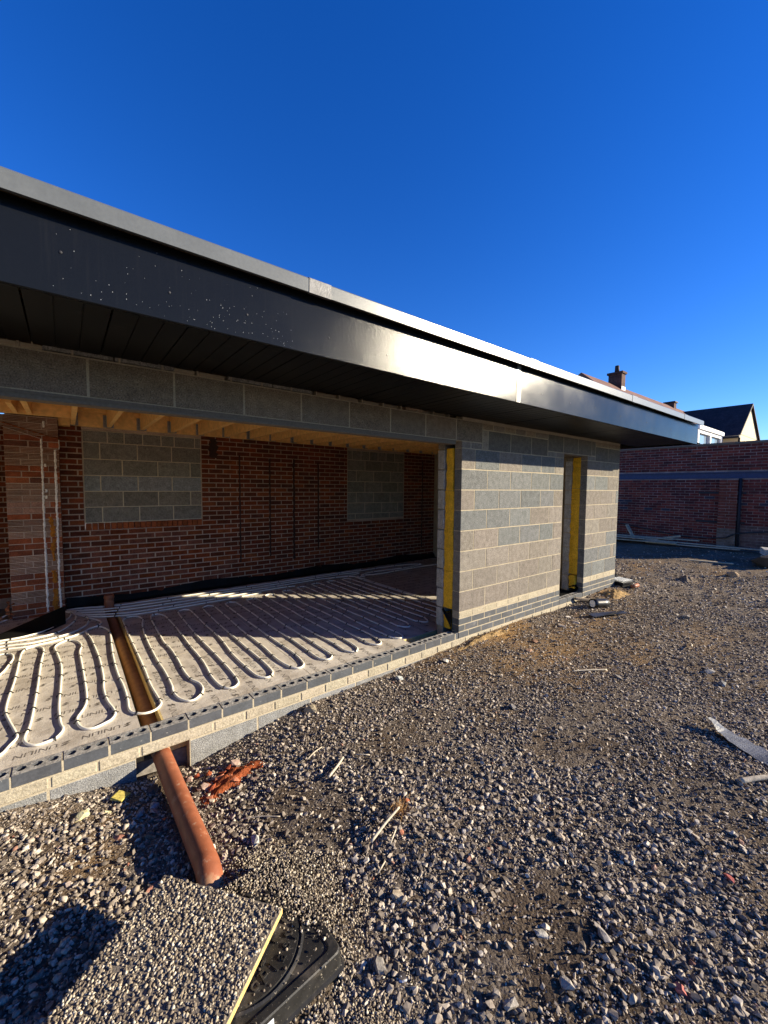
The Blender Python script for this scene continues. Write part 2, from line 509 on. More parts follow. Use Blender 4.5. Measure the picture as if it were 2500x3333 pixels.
# ------------------------------------------------------------------ ground
WX = [-20, -4.5, -3.7, -3.4, -3.06, -2.75, -2.45, -2.1, -1.85, -0.66, 0.0, 0.25, 1.07, 2.0, 3.18, 4.0, 6, 30]
WZ = [-0.18, -0.18, -0.19, -0.235, -0.30, -0.345, -0.285, -0.23, -0.19, -0.18, -0.15, -0.106, -0.093, -0.124, -0.072, -0.06, -0.12, -0.12]
FX = [-20, -4.0, -3.2, -2.6, -2.0, -1.0, 0.0, 6.0, 8.5, 10.4, 20]
FZ = [-0.22, -0.235, -0.25, -0.235, -0.185, -0.15, -0.13, -0.12, -0.06, 0.06, 0.06]


def lump(x, y, s, seed):
    v = 0
    r = np.random.default_rng(seed)
    for k in range(6):
        a = r.uniform(0, 2 * np.pi); f = s * r.uniform(0.6, 1.7); ph = r.uniform(0, 6.28)
        v = v + np.sin((x * np.cos(a) + y * np.sin(a)) * f + ph)
    return v / 6


def ground_z(x, y):
    x = np.asarray(x, float); y = np.asarray(y, float)
    near = np.interp(x, WX, WZ)
    far = np.interp(x, FX, FZ)
    w = np.exp(-np.clip(-y, 0, None) / 0.40)
    w = np.where(x > 4.3, w * np.clip(1 - (x - 4.3) / 1.0, 0, 1), w)
    z = near * w + far * (1 - w)
    z = z + 0.022 * lump(x, y, 2.2, 1) + 0.010 * lump(x, y, 7, 2) * np.clip(-y * 3, 0.2, 1)
    inside = (y > 0.06) & (x < 3.92)
    return np.where(inside, -0.55, z)


def gz(x, y):
    return float(ground_z(x, y))


def build_ground():
    xs = np.concatenate([[-400, -150, -60, -25, -12, -8], np.arange(-6, 3, 0.035), np.arange(3, 12, 0.07), [13, 15, 20, 30, 60, 150, 400]])
    ys = np.concatenate([[-400, -150, -60, -25, -12, -8], np.arange(-5, 0.3, 0.035), np.arange(0.3, 4, 0.1), [5, 7, 10, 15, 30, 60, 150, 400]])
    X, Y = np.meshgrid(xs, ys)
    Zv = ground_z(X, Y)
    fine = (np.abs(X) < 12.5) & (Y > -5.5) & (Y < 0.05)
    Zv = Zv + np.where(fine, rng.normal(0, 0.0035, X.shape), 0)
    V = np.stack([X, Y, Zv], -1).reshape(-1, 3)
    ny, nx = X.shape
    idx = np.arange(ny * nx).reshape(ny, nx)
    Q = np.stack([idx[:-1, :-1], idx[:-1, 1:], idx[1:, 1:], idx[1:, :-1]], -1).reshape(-1, 4)
    me = bpy.data.meshes.new('ground')
    me.from_pydata(V.tolist(), [], Q.tolist())
    me.update()
    sd = SANDY(X, Y).reshape(-1)
    a = me.attributes.new('sandy', 'FLOAT', 'POINT')
    a.data.foreach_set('value', sd.astype(np.float32))
    for p in me.polygons:
        p.use_smooth = True
    tag(link('ground', me, 'ground'), 'dark gravelly soil yard in front of the building', kind='structure')


def SANDY(X, Y):
    s = np.zeros_like(X)
    for cx, cy, rx, ry, k in ((0.5, -0.15, 1.3, 0.25, 1.0), (0.6, -0.7, 1.2, 0.5, 0.95), (1.7, -0.55, 1.2, 0.35, 0.8), (1.2, -1.3, 0.9, 0.35, 0.6), (3.4, -0.15, 0.5, 0.3, 1.0), (0.2, -1.1, 0.6, 0.3, 0.5),
                              (-3.35, -0.55, 0.22, 0.2, 0.55), (-3.2, -0.33, 0.2, 0.14, 0.5), (2.4, -1.6, 0.7, 0.3, 0.45), (6.5, 0.6, 1.4, 0.5, 0.5), (7.0, -0.7, 1.0, 0.4, 0.4)):
        d = ((X - cx) / rx) ** 2 + ((Y - cy) / ry) ** 2
        s = np.maximum(s, k * np.exp(-d * 1.2))
    return np.clip(s * (0.75 + 0.6 * lump(X, Y, 9, 5)), 0, 1)


build_ground()

# ------------------------------------------------------------------ building
building = tag(empty('building', (0, 0, 0)), 'unfinished single storey building of concrete blocks under a flat dark roof', 'building')
GREY, BROWN, DARK = (0.150, 0.154, 0.152), (0.200, 0.177, 0.152), (0.145, 0.130, 0.110)
CREAM, BLUE = (0.36, 0.315, 0.235), (0.066, 0.070, 0.078)

# --- outer leaf: mortar body with the blocks standing a little proud of it
J = 0.010
OPEN_L = -6.5
core = [(0.004, 2.146, 0.0018, 0.098, -0.70, 2.50), (2.854, 3.976, 0.0018, 0.098, -0.70, 2.50), (2.1465, 2.8535, 0.0018, 0.098, 2.094, 2.50),
        (2.1465, 2.8535, 0.0018, 0.098, -0.70, -0.0725),
        (OPEN_L, -2.748, 0.0018, 0.098, -0.147, -0.0725), (-2.7475, 0.0035, 0.0018, 0.098, -0.70, -0.0725),
        (OPEN_L, -3.064, 0.0018, 0.098, -0.70, -0.1475), (OPEN_L, 0.0035, 0.0018, 0.098, 2.1005, 2.327)]
core += [(-0.0516 - .225 * k - .0062, -0.0516 - .225 * k + .0062, .001, .094, -0.0724, -0.006) for k in range(28)]
core += [(a, b, .003, .094, -0.0724, -0.006) for a, b in ((2.147, 2.153), (2.371, 2.379), (2.601, 2.609), (2.846, 2.8534))]
outer = boxes('outer_leaf', core, 'mortar', building)


def course(part, z0, z1, xs, cols, material='block', name='block', y0=0.0, d=0.1, bev=0.0025, proud=0.0):
    for i in range(len(xs) - 1):
        c = cols[i % len(cols)] if cols else None
        pr = proud * random.uniform(0, 1)
        ja = 0.0 if (i == 0 and xs[i] in (0, 2.85)) else J / 2
        jb = 0.0 if (i == len(xs) - 2 and xs[i + 1] in (2.15, 3.98)) else J / 2
        piece(name, xs[i] + ja, xs[i + 1] - jb, y0 - pr, y0 + d, z0 + J / 2, z1 - J / 2, material, part, bev, vary(c, 0.10), jit=0.0008)


G_, B_ = GREY, BROWN
A0 = [0, .45, .9, 1.35, 1.8, 2.15]
A1 = [0, .225, .675, 1.125, 1.575, 1.92, 2.15]
R0 = [2.85, 3.12, 3.57, 3.98]
R1 = [2.85, 3.32, 3.77, 3.88, 3.98]
left_rows = [(A0, [B_]), (A1, [B_]), (A0, [B_]), (A1, [B_, B_, G_, G_, G_, B_]), (A0, [G_, G_, G_, B_, B_]), (A1, [B_, G_, G_, G_, G_, B_]), (A0, [G_]), (A1, [B_, G_, B_, G_, G_, B_])]
right_rows = [(R0, [G_]), (R1, [G_, G_, B_, G_]), (R0, [B_, B_, G_]), (R1, [B_]), (R0, [B_]), (R1, [B_, B_, B_, G_]), (R0, [G_, G_, B_]), ([2.85, 3.3, 3.85, 3.98], [B_])]
for k in range(8):
    z = 0.225 + 0.225 * k
    course(outer, z, z + 0.225, left_rows[k][0], left_rows[k][1], proud=0.0012)
    course(outer, z, z + 0.225, right_rows[k][0], right_rows[k][1], proud=0.0012)


def run(x0, x1, pitch, off):
    xs = [x0]
    k = math.floor((x0 - off) / pitch) + 1
    while off + k * pitch < x1 - 0.03:
        if off + k * pitch > x0 + 0.03:
            xs.append(off + k * pitch)
        k += 1
    return xs + [x1]


# cream course above the blue bricks
course(outer, 0.15, 0.225, run(0, 2.15, 0.225, 0.0), [CREAM], 'cream', 'common_brick', bev=0.006, proud=0.002)
course(outer, 0.15, 0.225, run(2.85, 3.98, 0.225, 2.85), [CREAM], 'cream', 'common_brick', bev=0.006, proud=0.002)
# blue engineering bricks
for k in range(2):
    for a, b in ((0, 2.15), (2.85, 3.98)):
        course(outer, 0.075 * k, 0.075 * k + 0.075, run(a, b, 0.225, a + (0.11 if k == 0 else 0.0)), [BLUE], 'blue_brick', 'engineering_brick', bev=0.003, proud=0.002)
course(outer, -0.075, 0.0, run(0, 2.15, 0.225, 0.173), [BLUE], 'blue_brick', 'engineering_brick', bev=0.003, proud=0.002)
course(outer, -0.075, 0.0, run(2.85, 3.98, 0.225, 2.9), [BLUE], 'blue_brick', 'engineering_brick', bev=0.003, proud=0.002)


def hole_brick(L, ly, lz, seed):
    """perforated brick: three pointed oval holes sunk in the top face"""
    r = random.Random(seed)
    bm = bmesh.new()
    hx, hy, hz = L / 2, ly / 2, lz / 2
    top = {}
    def tv(x, y, z=hz):
        k = (round(x, 4), round(y, 4), round(z, 4))
        if k not in top:
            top[k] = bm.verts.new((x, y, z))
        return top[k]
    w = L / 3
    for c in range(3):
        cx = -hx + w * (c + 0.5)
        x0, x1 = cx - w / 2, cx + w / 2
        oct_ = [(0, -0.024), (0.015, -0.018), (0.026, 0), (0.015, 0.018), (0, 0.024), (-0.015, 0.018), (-0.026, 0), (-0.015, -0.018)]
        a = r.uniform(-0.15, 0.15)
        ring = [tv(cx + p * math.cos(a) - q * math.sin(a), 0.004 + p * math.sin(a) + q * math.cos(a)) for p, q in oct_]
        rect = [tv(cx, -hy), tv(x1, -hy), tv(x1, 0.004), tv(x1, hy), tv(cx, hy), tv(x0, hy), tv(x0, 0.004), tv(x0, -hy)]
        depth = 0.045 if r.random() > 0.15 else 0.012
        low = [bm.verts.new((v.co.x, v.co.y, hz - depth)) for v in ring]
        for k in range(8):
            n = (k + 1) % 8
            bm.faces.new((rect[k], rect[n], ring[n], ring[k]))
            bm.faces.new((ring[k], ring[n], low[n], low[k]))
        bm.faces.new(low)
    b0 = [bm.verts.new(p) for p in ((-hx, -hy, -hz), (hx, -hy, -hz), (hx, hy, -hz), (-hx, hy, -hz))]
    front = [tv(-hx + w * k / 2, -hy) for k in range(7)]
    back = [tv(-hx + w * k / 2, hy) for k in range(7)]
    bm.faces.new([b0[0], b0[1]] + front[::-1])
    bm.faces.new([b0[2], b0[3]] + back)
    bm.faces.new([b0[1], b0[2], tv(hx, hy), tv(hx, 0.004), tv(hx, -hy)])
    bm.faces.new([b0[3], b0[0], tv(-hx, -hy), tv(-hx, 0.004), tv(-hx, hy)])
    bm.faces.new(b0[::-1])
    bmesh.ops.recalc_face_normals(bm, faces=bm.faces)
    for f in bm.faces:
        if f.normal.z > 0.9 and f.calc_center_median().z > hz - .001:
            f.material_index = 1
    return bm_mesh('perforated_brick', bm)


HB = [hole_brick(0.2135, 0.102, 0.066, s) for s in range(4)]
for m_ in HB:
    m_.materials.append(MAT['blue_brick'])
    m_.materials.append(MAT['brick_top'])
x = -0.0516
piece('engineering_brick', -0.0466, -0.004, 0, 0.1, -0.07, -0.003, 'blue_brick', outer, 0.003, BLUE)
i = 0
while x > OPEN_L + 0.2:
    o = link('engineering_brick', HB[i % 4], None, outer, (x - 0.1125, 0.0505 + random.uniform(-.002, .002), -0.0365 + random.uniform(-.001, .001)),
             (random.uniform(-.006, .006), random.uniform(-.004, .004), random.uniform(-.006, .006)), vary(BLUE, 0.15))
    x -= 0.225
    i += 1
for a, b in ((2.155, 2.37), (2.38, 2.60), (2.61, 2.845)):
    link('engineering_brick', HB[i % 4], None, outer, ((a + b) / 2, 0.0505, -0.0365), (0, 0, 0), vary(BLUE, 0.15)); i += 1

# cream course and foundation blocks below the sill
xs_c = run(OPEN_L, 3.98, 0.225, -0.113)
xs_c = [v for k, v in enumerate(xs_c) if not (-3.1 < v < -2.75 and k % 2)]
course(outer, -0.15, -0.075, xs_c, [CREAM], 'cream', 'common_brick', y0=-0.003, bev=0.006, proud=0.002)
course(outer, -0.375, -0.15, run(OPEN_L, -3.06, 0.45, -3.497), [(0.235, 0.235, 0.225)], 'block', 'block', bev=0.004)
course(outer, -0.375, -0.15, run(-2.75, 3.98, 0.45, -2.27), [(0.235, 0.235, 0.225)], 'block', 'block', bev=0.004)
course(outer, -0.60, -0.375, run(OPEN_L, -3.06, 0.45, -3.3), [(0.2, 0.2, 0.19)], 'block', 'block', bev=0.004)
course(outer, -0.60, -0.375, run(-2.75, -1.5, 0.45, -2.1), [(0.2, 0.2, 0.19)], 'block', 'block', bev=0.004)

# band over the opening and around the lintels
course(outer, 2.10, 2.325, run(OPEN_L, 0.345, 0.45, -0.092), [(0.205, 0.160, 0.118), (0.185, 0.150, 0.115)], 'block', 'block', bev=0.004, proud=0.002)
course(outer, 2.025, 2.10, [0, 0.15, 0.345], [BROWN], 'block', 'brick', bev=0.004)
course(outer, 2.025, 2.25, [0.345, 0.45], [(0.30, 0.26, 0.2)], 'block', 'brick')
course(outer, 2.025, 2.25, [0.45, 0.884, 1.33, 1.72], [DARK], 'block', 'block')
course(outer, 2.25, 2.325, [0.345, 0.54, 0.76, 0.98, 1.2, 1.42, 1.72], [(0.26, 0.2, 0.14), (0.22, 0.18, 0.14)], 'block', 'brick')
course(outer, 2.025, 2.095, [1.72, 1.94, 2.15], [BROWN], 'block', 'brick')
course(outer, 2.095, 2.325, [1.72, 2.13, 2.55, 2.97], [DARK], 'block', 'block')
course(outer, 2.025, 2.095, [2.85, 3.1], [BROWN], 'block', 'brick')
course(outer, 2.10, 2.325, [2.97, 3.1], [DARK], 'block', 'block')
course(outer, 2.025, 2.25, [3.1, 3.55, 3.98], [DARK], 'block', 'block')
course(outer, 2.25, 2.325, [3.1, 3.3, 3.52, 3.75, 3.98], [(0.26, 0.2, 0.14)], 'block', 'brick')
# cut course at the top: whole pieces to the left, only mortar stubs further right
for k in range(32):
    xa = OPEN_L + 0.09 + k * 0.33
    if xa > 3.8:
        break
    if xa < -1.9 and k % 3 != 2:
        piece('brick', xa, xa + 0.32, 0.004, 0.098, 2.334, 2.385, 'block', outer, 0.003, (0.25, 0.24, 0.21))
    elif -2.0 < xa < 0.2 and k % 4 == 1:
        piece('brick', xa, xa + 0.22, 0.006, 0.098, 2.334, 2.375, 'block', outer, 0.003, (0.3, 0.22, 0.15))
for k in range(46):
    xa = -6.2 + k * 0.222 + random.uniform(-.01, .01)
    piece('mortar_stub', xa, xa + 0.012, 0.001, 0.06, 2.328, 2.358 + random.uniform(0, 0.012), 'mortar', outer, 0.002)

# precast lintel strips over the opening
lin = bmesh.new()
add_box(lin, OPEN_L, -0.10, -0.002, 0.1, 2.084, 2.099)
add_box(lin, OPEN_L, -0.10, 0.004, 0.1, 2.077, 2.084)
add_box(lin, OPEN_L, -0.10, -0.001, 0.1, 2.057, 2.077)
link('lintel', bm_mesh('lintel', lin), 'lintel', building)
boxes('lintel', [(2.02, 2.98, 0.012, 0.34, 2.082, 2.094)], 'lintel', building)
boxes('lintel', [(OPEN_L, -0.02, 0.12, 0.335, 2.395, 2.62)], 'lintel', building)

# --- inner leaf with the jamb ends that show in both openings
inner = boxes('inner_leaf', [(0.006, 2.144, 0.24, 0.33, -0.5, 2.5), (2.856, 3.6, 0.24, 0.33, -0.5, 2.5), (2.144, 2.856, 0.24, 0.33, 2.1, 2.5)], 'mortar', building)
for k in range(9):
    z = 0.0 + 0.225 * k
    cc = (0.36, 0.35, 0.325)
    off = random.uniform(-0.012, 0.006)
    piece('block', -0.018 + off * 0.5, 0.42, 0.235 + off * 0.4, 0.335, z + 0.005, min(z + 0.22, 2.02), 'block', inner, 0.008, vary(cc), key='i%d' % k)
    piece('block', 2.852, 3.28, 0.235 + off * 0.3, 0.345, z + 0.005, min(z + 0.22, 2.02), 'block', inner, 0.006, vary(cc), key='j%d' % k)
    piece('block', 1.72, 2.148, 0.235, 0.345, z + 0.005, min(z + 0.22, 2.02), 'block', inner, 0.006, vary(cc), key='l%d' % k)
piece('block', -0.02, 0.2, 0.235, 0.335, 2.03, 2.10, 'block', inner, 0.006, BROWN)
piece('block', 2.852, 3.1, 0.235, 0.335, 2.03, 2.085, 'block', inner, 0.006, BROWN)


def batt(z0, z1, x0, x1, y0, y1, seed):
    r = random.Random(seed)
    def fn(ang, t):
        pass
    n = 10
    bm = bmesh.new()
    rings = []
    for k in range(n + 1):
        z = z0 + (z1 - z0) * k / n
        a, b = y0 + r.uniform(-.006, .006), y1 + r.uniform(-.008, .006)
        xo = x0 + r.uniform(-.006, .004)
        rings.append([bm.verts.new(p) for p in ((xo, a, z), (xo + r.uniform(-.012, -.004), (a + b) / 2, z), (xo, b, z), (x1, b, z), (x1, a, z))])
    for a, b in zip(rings, rings[1:]):
        for k in range(5):
            bm.faces.new((a[k], b[k], b[(k + 1) % 5], a[(k + 1) % 5]))
    bm.faces.new(rings[0]); bm.faces.new(rings[-1][::-1])
    bmesh.ops.recalc_face_normals(bm, faces=bm.faces)
    return bm_mesh('insulation_batt', bm)


for k, (za, zb, ya, yb) in enumerate([(0.24, 0.66, .10, .232), (0.663, 1.10, .10, .23), (1.103, 1.562, .10, .226), (1.565, 2.03, .112, .216)]):
    link('insulation_batt', batt(za, zb, -0.004, 0.5, ya, yb, k), 'insulation', building)
link('insulation_batt', batt(0.0, 0.17, 0.01, 0.4, .135, .232, 9), 'insulation', building)
for k, (za, zb, ya, yb) in enumerate([(0.26, 0.70, .10, .236), (0.703, 1.13, .10, .236), (1.133, 1.36, .10, .232), (1.363, 1.60, .10, .232), (1.603, 2.075, .10, .222)]):
    link('insulation_batt', batt(za, zb, 2.853, 3.3, ya, yb, 20 + k), 'insulation', building)
# torn batt corner and membrane hanging at the foot of the doorway jamb
link('insulation_batt', batt(0.05, 0.25, 2.80, 3.0, .11, .20, 31), 'insulation', building)
link('cavity_tray', sheet_mesh('cavity_tray', lambda u, v: (-0.012 + 0.012 * math.sin(v * 6), 0.105 + 0.13 * (1 - u) - 0.02 * v * u, 0.235 - 0.05 * math.sin(u * 3.0) - 0.22 * v * (0.15 + 0.85 * u ** 2)), 8, 10, 0.003), 'black_sheet', building)
link('cavity_tray', sheet_mesh('cavity_tray', lambda u, v: (2.80 + 0.03 * math.sin(v * 5), 0.06 + 0.12 * u, 0.03 + 0.10 * v * (1 - 0.5 * u)), 6, 6, 0.003), 'black_sheet', building)
boxes('cavity_tray', [(2.15, 2.85, 0.104, 0.5, -0.07, -0.012)], 'black_sheet', building)

# --- side walls and rear closure of the room (mostly out of sight)
sidew = boxes('end_wall', [(3.606, 3.972, 0.102, 4.25, -0.7, 2.5)], 'mortar', building)
for r_ in range(10):
    z = 0.225 * r_
    ys_ = run(0.105, 4.25, 0.45, 0.105 + (0.225 if r_ % 2 else 0.0))
    for a, b in zip(ys_, ys_[1:]):
        piece('block', 3.88, 3.978, a + J / 2, b - J / 2, z + J / 2, z + 0.22, 'block', sidew, 0.004, vary(BROWN if (r_ + int(a * 3)) % 3 else GREY))
boxes('end_wall', [(OPEN_L - 0.4, OPEN_L, 0.0, 5.4, -0.7, 2.62)], 'block', building).color = (0.3, 0.27, 0.23, 1)

# --- brick wall at the back of the room
BY = 3.97
bw_core = boxes('brick_wall', [(-3.93, -3.167, BY + .005, BY + .2, -.5, 2.62), (-1.648, 1.118, BY + .005, BY + .2, -.5, 2.62), (2.638, 3.604, BY + .005, BY + .2, -.5, 2.62),
                               (-3.1665, -1.6485, BY + .005, BY + .2, -.5, 0.968), (-3.1665, -1.6485, BY + .005, BY + .2, 2.352, 2.62),
                               (1.1185, 2.6375, BY + .005, BY + .2, -.5, 0.928), (1.1185, 2.6375, BY + .005, BY + .2, 2.345, 2.62)], 'mortar_grey', building)
RED = [(0.18, 0.043, 0.016), (0.15, 0.037, 0.016), (0.12, 0.032, 0.016), (0.20, 0.055, 0.020), (0.13, 0.036, 0.017), (0.095, 0.030, 0.017)]
wins = [(-3.165, -1.65, 0.97, 2.35), (1.12, 2.635, 0.93, 2.343)]
cand = []
z = -0.09
k = 0
while z < 2.40:
    off = 0.1125 if k % 2 else 0.0
    xs = np.arange(-3.9 + off, 3.6, 0.225)
    for xa in xs:
        xb = min(xa + 0.225, 3.6)
        segs = [(xa, xb)]
        for (wa, wb, za, zb) in wins:
            if z + 0.07 > za and z + 0.005 < zb:
                ns = []
                for a, b in segs:
                    if b <= wa or a >= wb:
                        ns.append((a, b))
                    else:
                        if a < wa: ns.append((a, wa))
                        if b > wb: ns.append((wb, b))
                segs = ns
        for a, b in segs:
            if b - a > 0.035 and not (a < -3.93 and a > -4.05):
                cand.append((a, b, z))
    z += 0.0755
    k += 1
visible = [c for c in cand if c[0] > -4.2 and not (-3.93 < c[0] and c[1] < -3.42)]
visible.sort(key=lambda c: abs(c[0] + 2.6))
sel = set(visible[:170])
rest_v, rest_f, rest_c = [], [], []
for c in cand:
    a, b, zz = c
    col = vary(random.choice(RED), 0.18)
    if 0.05 < zz < 0.9 and -3.3 < a < -1.2 and random.random() < 0.5:
        col = vary((0.17, 0.060, 0.038), 0.15)
    if c in sel:
        piece('brick', a + .0075, b - .0075, BY, BY + .1, zz + .0075, zz + .068, 'red_brick', bw_core, 0.003, col, jit=0.002)
    else:
        n0 = len(rest_v)
        yo = BY + random.uniform(-.002, .002)
        x0, x1, z0, z1 = a + .0075, b - .0075, zz + .0075, zz + .068
        rest_v += [(x0, yo, z0), (x1, yo, z0), (x1, BY + .05, z0), (x0, BY + .05, z0), (x0, yo, z1), (x1, yo, z1), (x1, BY + .05, z1), (x0, BY + .05, z1)]
        for f in ((0, 1, 5, 4), (1, 2, 6, 5), (3, 0, 4, 7), (4, 5, 6, 7), (0, 3, 2, 1)):
            rest_f.append(tuple(i + n0 for i in f))
            rest_c.append(col)
me = bpy.data.meshes.new('brickwork')
me.from_pydata(rest_v, [], rest_f)
ca = me.color_attributes.new('Col', 'FLOAT_COLOR', 'CORNER')
buf = []
for p, c in zip(me.polygons, rest_c):
    buf += [c[0], c[1], c[2], 1.0] * p.loop_total
ca.data.foreach_set('color', buf)
tag(link('brickwork', me, 'red_brick_mass', bw_core), kind='stuff')

# darker wall of the space beyond the pier
far_wall = boxes('brick_wall', [(OPEN_L, -3.5, 5.206, 5.4, -.5, 2.62), (-3.93, -3.72, BY + .21, 5.2, -.5, 2.62)], 'mortar_grey', building)
fv, ff, fcol = [], [], []
for k in range(34):
    zz = -.1 + .0755 * k
    for i_ in range(14):
        a = -6.45 + .225 * i_ + (.1125 if k % 2 else 0)
        n0 = len(fv); c = vary(random.choice(RED), .2)
        x0, x1, z0, z1 = a + .0075, a + .2175, zz + .0075, zz + .068
        fv += [(x0, 5.2, z0), (x1, 5.2, z0), (x1, 5.25, z0), (x0, 5.25, z0), (x0, 5.2, z1), (x1, 5.2, z1), (x1, 5.25, z1), (x0, 5.25, z1)]
        for f in ((0, 1, 5, 4), (1, 2, 6, 5), (3, 0, 4, 7), (4, 5, 6, 7), (0, 3, 2, 1)):
            ff.append(tuple(q + n0 for q in f)); fcol.append(c)
me = bpy.data.meshes.new('brickwork'); me.from_pydata(fv, [], ff)
ca = me.color_attributes.new('Col', 'FLOAT_COLOR', 'CORNER'); buf = []
for p, c in zip(me.polygons, fcol): buf += [c[0], c[1], c[2], 1.0] * p.loop_total
ca.data.foreach_set('color', buf)
tag(link('brickwork', me, 'red_brick_mass', far_wall), kind='stuff')

# blocked-up windows
WCOL = (0.21, 0.20, 0.172)
def infill(wa, wb, za, zb, rows, top_rows):
    p = boxes('window_infill', [(wa + .002, wb - .002, BY + .009, BY + .15, za, zb - .002)], 'mortar_pale', building)
    for z0, z1, xs, col in rows:
        for a, b in zip(xs, xs[1:]):
            piece('block', a + .007, b - .007, BY + .004, BY + .1, z0 + .006, z1 - .006, 'block', p, 0.004, vary(col, 0.12), jit=0.0008)
    return p

x0, x1 = -3.163, -1.652
def jr(o): return [x0] + [x0 + o + .45 * k for k in range(5) if 0.03 < o + .45 * k < 1.49] + [x1]
infill(-3.165, -1.65, 1.07, 2.35, [(1.072, 1.29, jr(.20), WCOL), (1.29, 1.51, jr(.45), (0.20, 0.18, 0.148)), (1.51, 1.73, jr(.19), (0.24, 0.25, 0.255)),
                                   (1.73, 1.955, jr(.45), WCOL), (1.955, 2.185, jr(.19), WCOL), (2.185, 2.345, [x0, -2.88, -2.68, -2.45, -2.21, -2.03, -1.74, x1], WCOL)], 0)
x0, x1 = 1.122, 2.633
infill(1.12, 2.635, 0.93, 2.343, [(0.932, 1.05, jr(.2), WCOL), (1.05, 1.27, jr(.44), WCOL), (1.27, 1.49, jr(.22), WCOL), (1.49, 1.71, jr(.44), WCOL), (1.71, 1.935, jr(.22), WCOL), (1.935, 2.15, jr(.44), WCOL), (2.15, 2.34, [x0, 1.24, 1.46, 1.68, 1.9, 2.12, 2.36, x1], WCOL)], 0)
# cut brick sill under the first blocked window
for k in range(21):
    a = -3.155 + k * 0.0718
    piece('brick', a, a + 0.064, BY - 0.004 + random.uniform(-.006, .004), BY + .1, 0.972, 1.062, 'red_brick', bw_core, 0.005, vary((0.27, 0.075, 0.028), 0.2), key='s%d' % (k % 3))
# rough vertical residue lines where partitions were removed
for xa, za, zb, wd in ((-1.045, 0.30, 2.12, 0.030), (-0.515, 0.35, 2.08, 0.034), (-0.055, 0.25, 2.10, 0.048), (0.452, 0.40, 2.05, 0.036), (-1.46, 2.05, 2.36, 0.14), (3.2, 0.2, 2.2, 0.04)):
    r = random.Random(int(xa * 100))
    n = int((zb - za) / 0.03)
    prof = [(xa - wd * r.uniform(.25, .6), xa + wd * r.uniform(.25, .6)) for _ in range(n + 1)]
    V, Fc = [], []
    for k in range(n + 1):
        zz = za + (zb - za) * k / n
        V += [(prof[k][0], BY - .0045, zz), (prof[k][1], BY - .0045, zz)]
        if k:
            q = 2 * k
            Fc.append((q - 2, q - 1, q + 1, q))
    me = bpy.data.meshes.new('residue_line'); me.from_pydata(V, [], Fc)
    link('residue_line', me, 'stain', bw_core)

# --- brick pier standing in front of the back wall
PX0, PX1, PY = -3.935, -3.41, 3.75
pier = boxes('brick_pier', [(PX0 + .006, PX1 - .006, PY + .006, BY, -.4, 2.44)], 'mortar_grey', building)


def rib_mesh(lx, ly, lz):
    prof = []
    n = 4
    for k in range(n):
        zc = -lz / 2 + lz * k / n
        h = lz / n
        prof += [(-ly / 2, zc + h * 0.08), (-ly / 2, zc + h * 0.62), (-ly / 2 + 0.009, zc + h * 0.70), (-ly / 2 + 0.009, zc + h * 0.98)]
    prof += [(ly / 2, lz / 2), (ly / 2, -lz / 2)]
    bm = bmesh.new()
    a = [bm.verts.new((-lx / 2, y, z_)) for y, z_ in prof]
    b = [bm.verts.new((lx / 2, y, z_)) for y, z_ in prof]
    m = len(prof)
    for k in range(m):
        bm.faces.new((a[k], a[(k + 1) % m], b[(k + 1) % m], b[k]))
    bm.faces.new(a[::-1]); bm.faces.new(b)
    bmesh.ops.recalc_face_normals(bm, faces=bm.faces)
    return bm_mesh('ribbed_brick', bm)


RIBS = {}
z = -0.12
k = 0
while z < 2.42:
    ribbed = any(a <= z + 0.03 < b for a, b in ((0.09, 0.27), (0.49, 0.715), (0.945, 1.165), (1.385, 1.60), (1.815, 2.045), (2.19, 2.5)))
    xs = [PX0, PX0 + 0.225, PX0 + 0.41, PX1] if k % 2 else [PX0, PX0 + 0.15, PX0 + 0.36, PX1]
    for a, b in zip(xs, xs[1:]):
        if ribbed:
            L = round(b - a - .012, 3)
            if L not in RIBS:
                RIBS[L] = rib_mesh(L, 0.1, 0.068); RIBS[L].materials.append(MAT['red_brick'])
            link('brick', RIBS[L], None, pier, ((a + b) / 2, PY + .052 + random.uniform(-.003, .003), z + .0375), (0, 0, random.uniform(-.006, .006)), vary((0.20, 0.088, 0.050), 0.15))
        else:
            c = random.choice([(0.25, 0.070, 0.030), (0.21, 0.062, 0.030), (0.14, 0.055, 0.036), (0.29, 0.090, 0.040)])
            if 1.17 < z < 1.38 and a < PX0 + 0.3:
                c = (0.34, 0.19, 0.14)
            piece('brick', a + .006, b - .006, PY, PY + .1, z + .005, z + .070, 'red_brick', pier, 0.003, vary(c, 0.12), jit=0.003)
    # header ends on the side that faces the room
    for ya, yb in ((PY + .104, PY + .215),):
        piece('brick', PX1 - .1, PX1, ya, yb, z + .005, z + .070, 'red_brick', pier, 0.003, vary((0.10, 0.035, 0.022), 0.2), jit=0.002)
    z += 0.0752
    k += 1


def plaster_line(pts, w, seed, material='plaster', amp=0.9, name='plaster_line'):
    r = random.Random(seed)
    path = catmull(pts, 0.018)
    V, Fc = [], []
    for k, p in enumerate(path):
        wl, wr = w * (1 - amp * 0.5 + amp * r.random()), w * (1 - amp * 0.5 + amp * r.random())
        V += [(p.x - wl, PY - .002, p.z), (p.x, PY - .011, p.z), (p.x + wr, PY - .002, p.z)]
        if k:
            q = 3 * k
            Fc += [(q - 3, q - 2, q + 1, q), (q - 2, q - 1, q + 2, q + 1)]
    me = bpy.data.meshes.new(name); me.from_pydata(V, [], Fc)
    return link(name, me, material, pier)


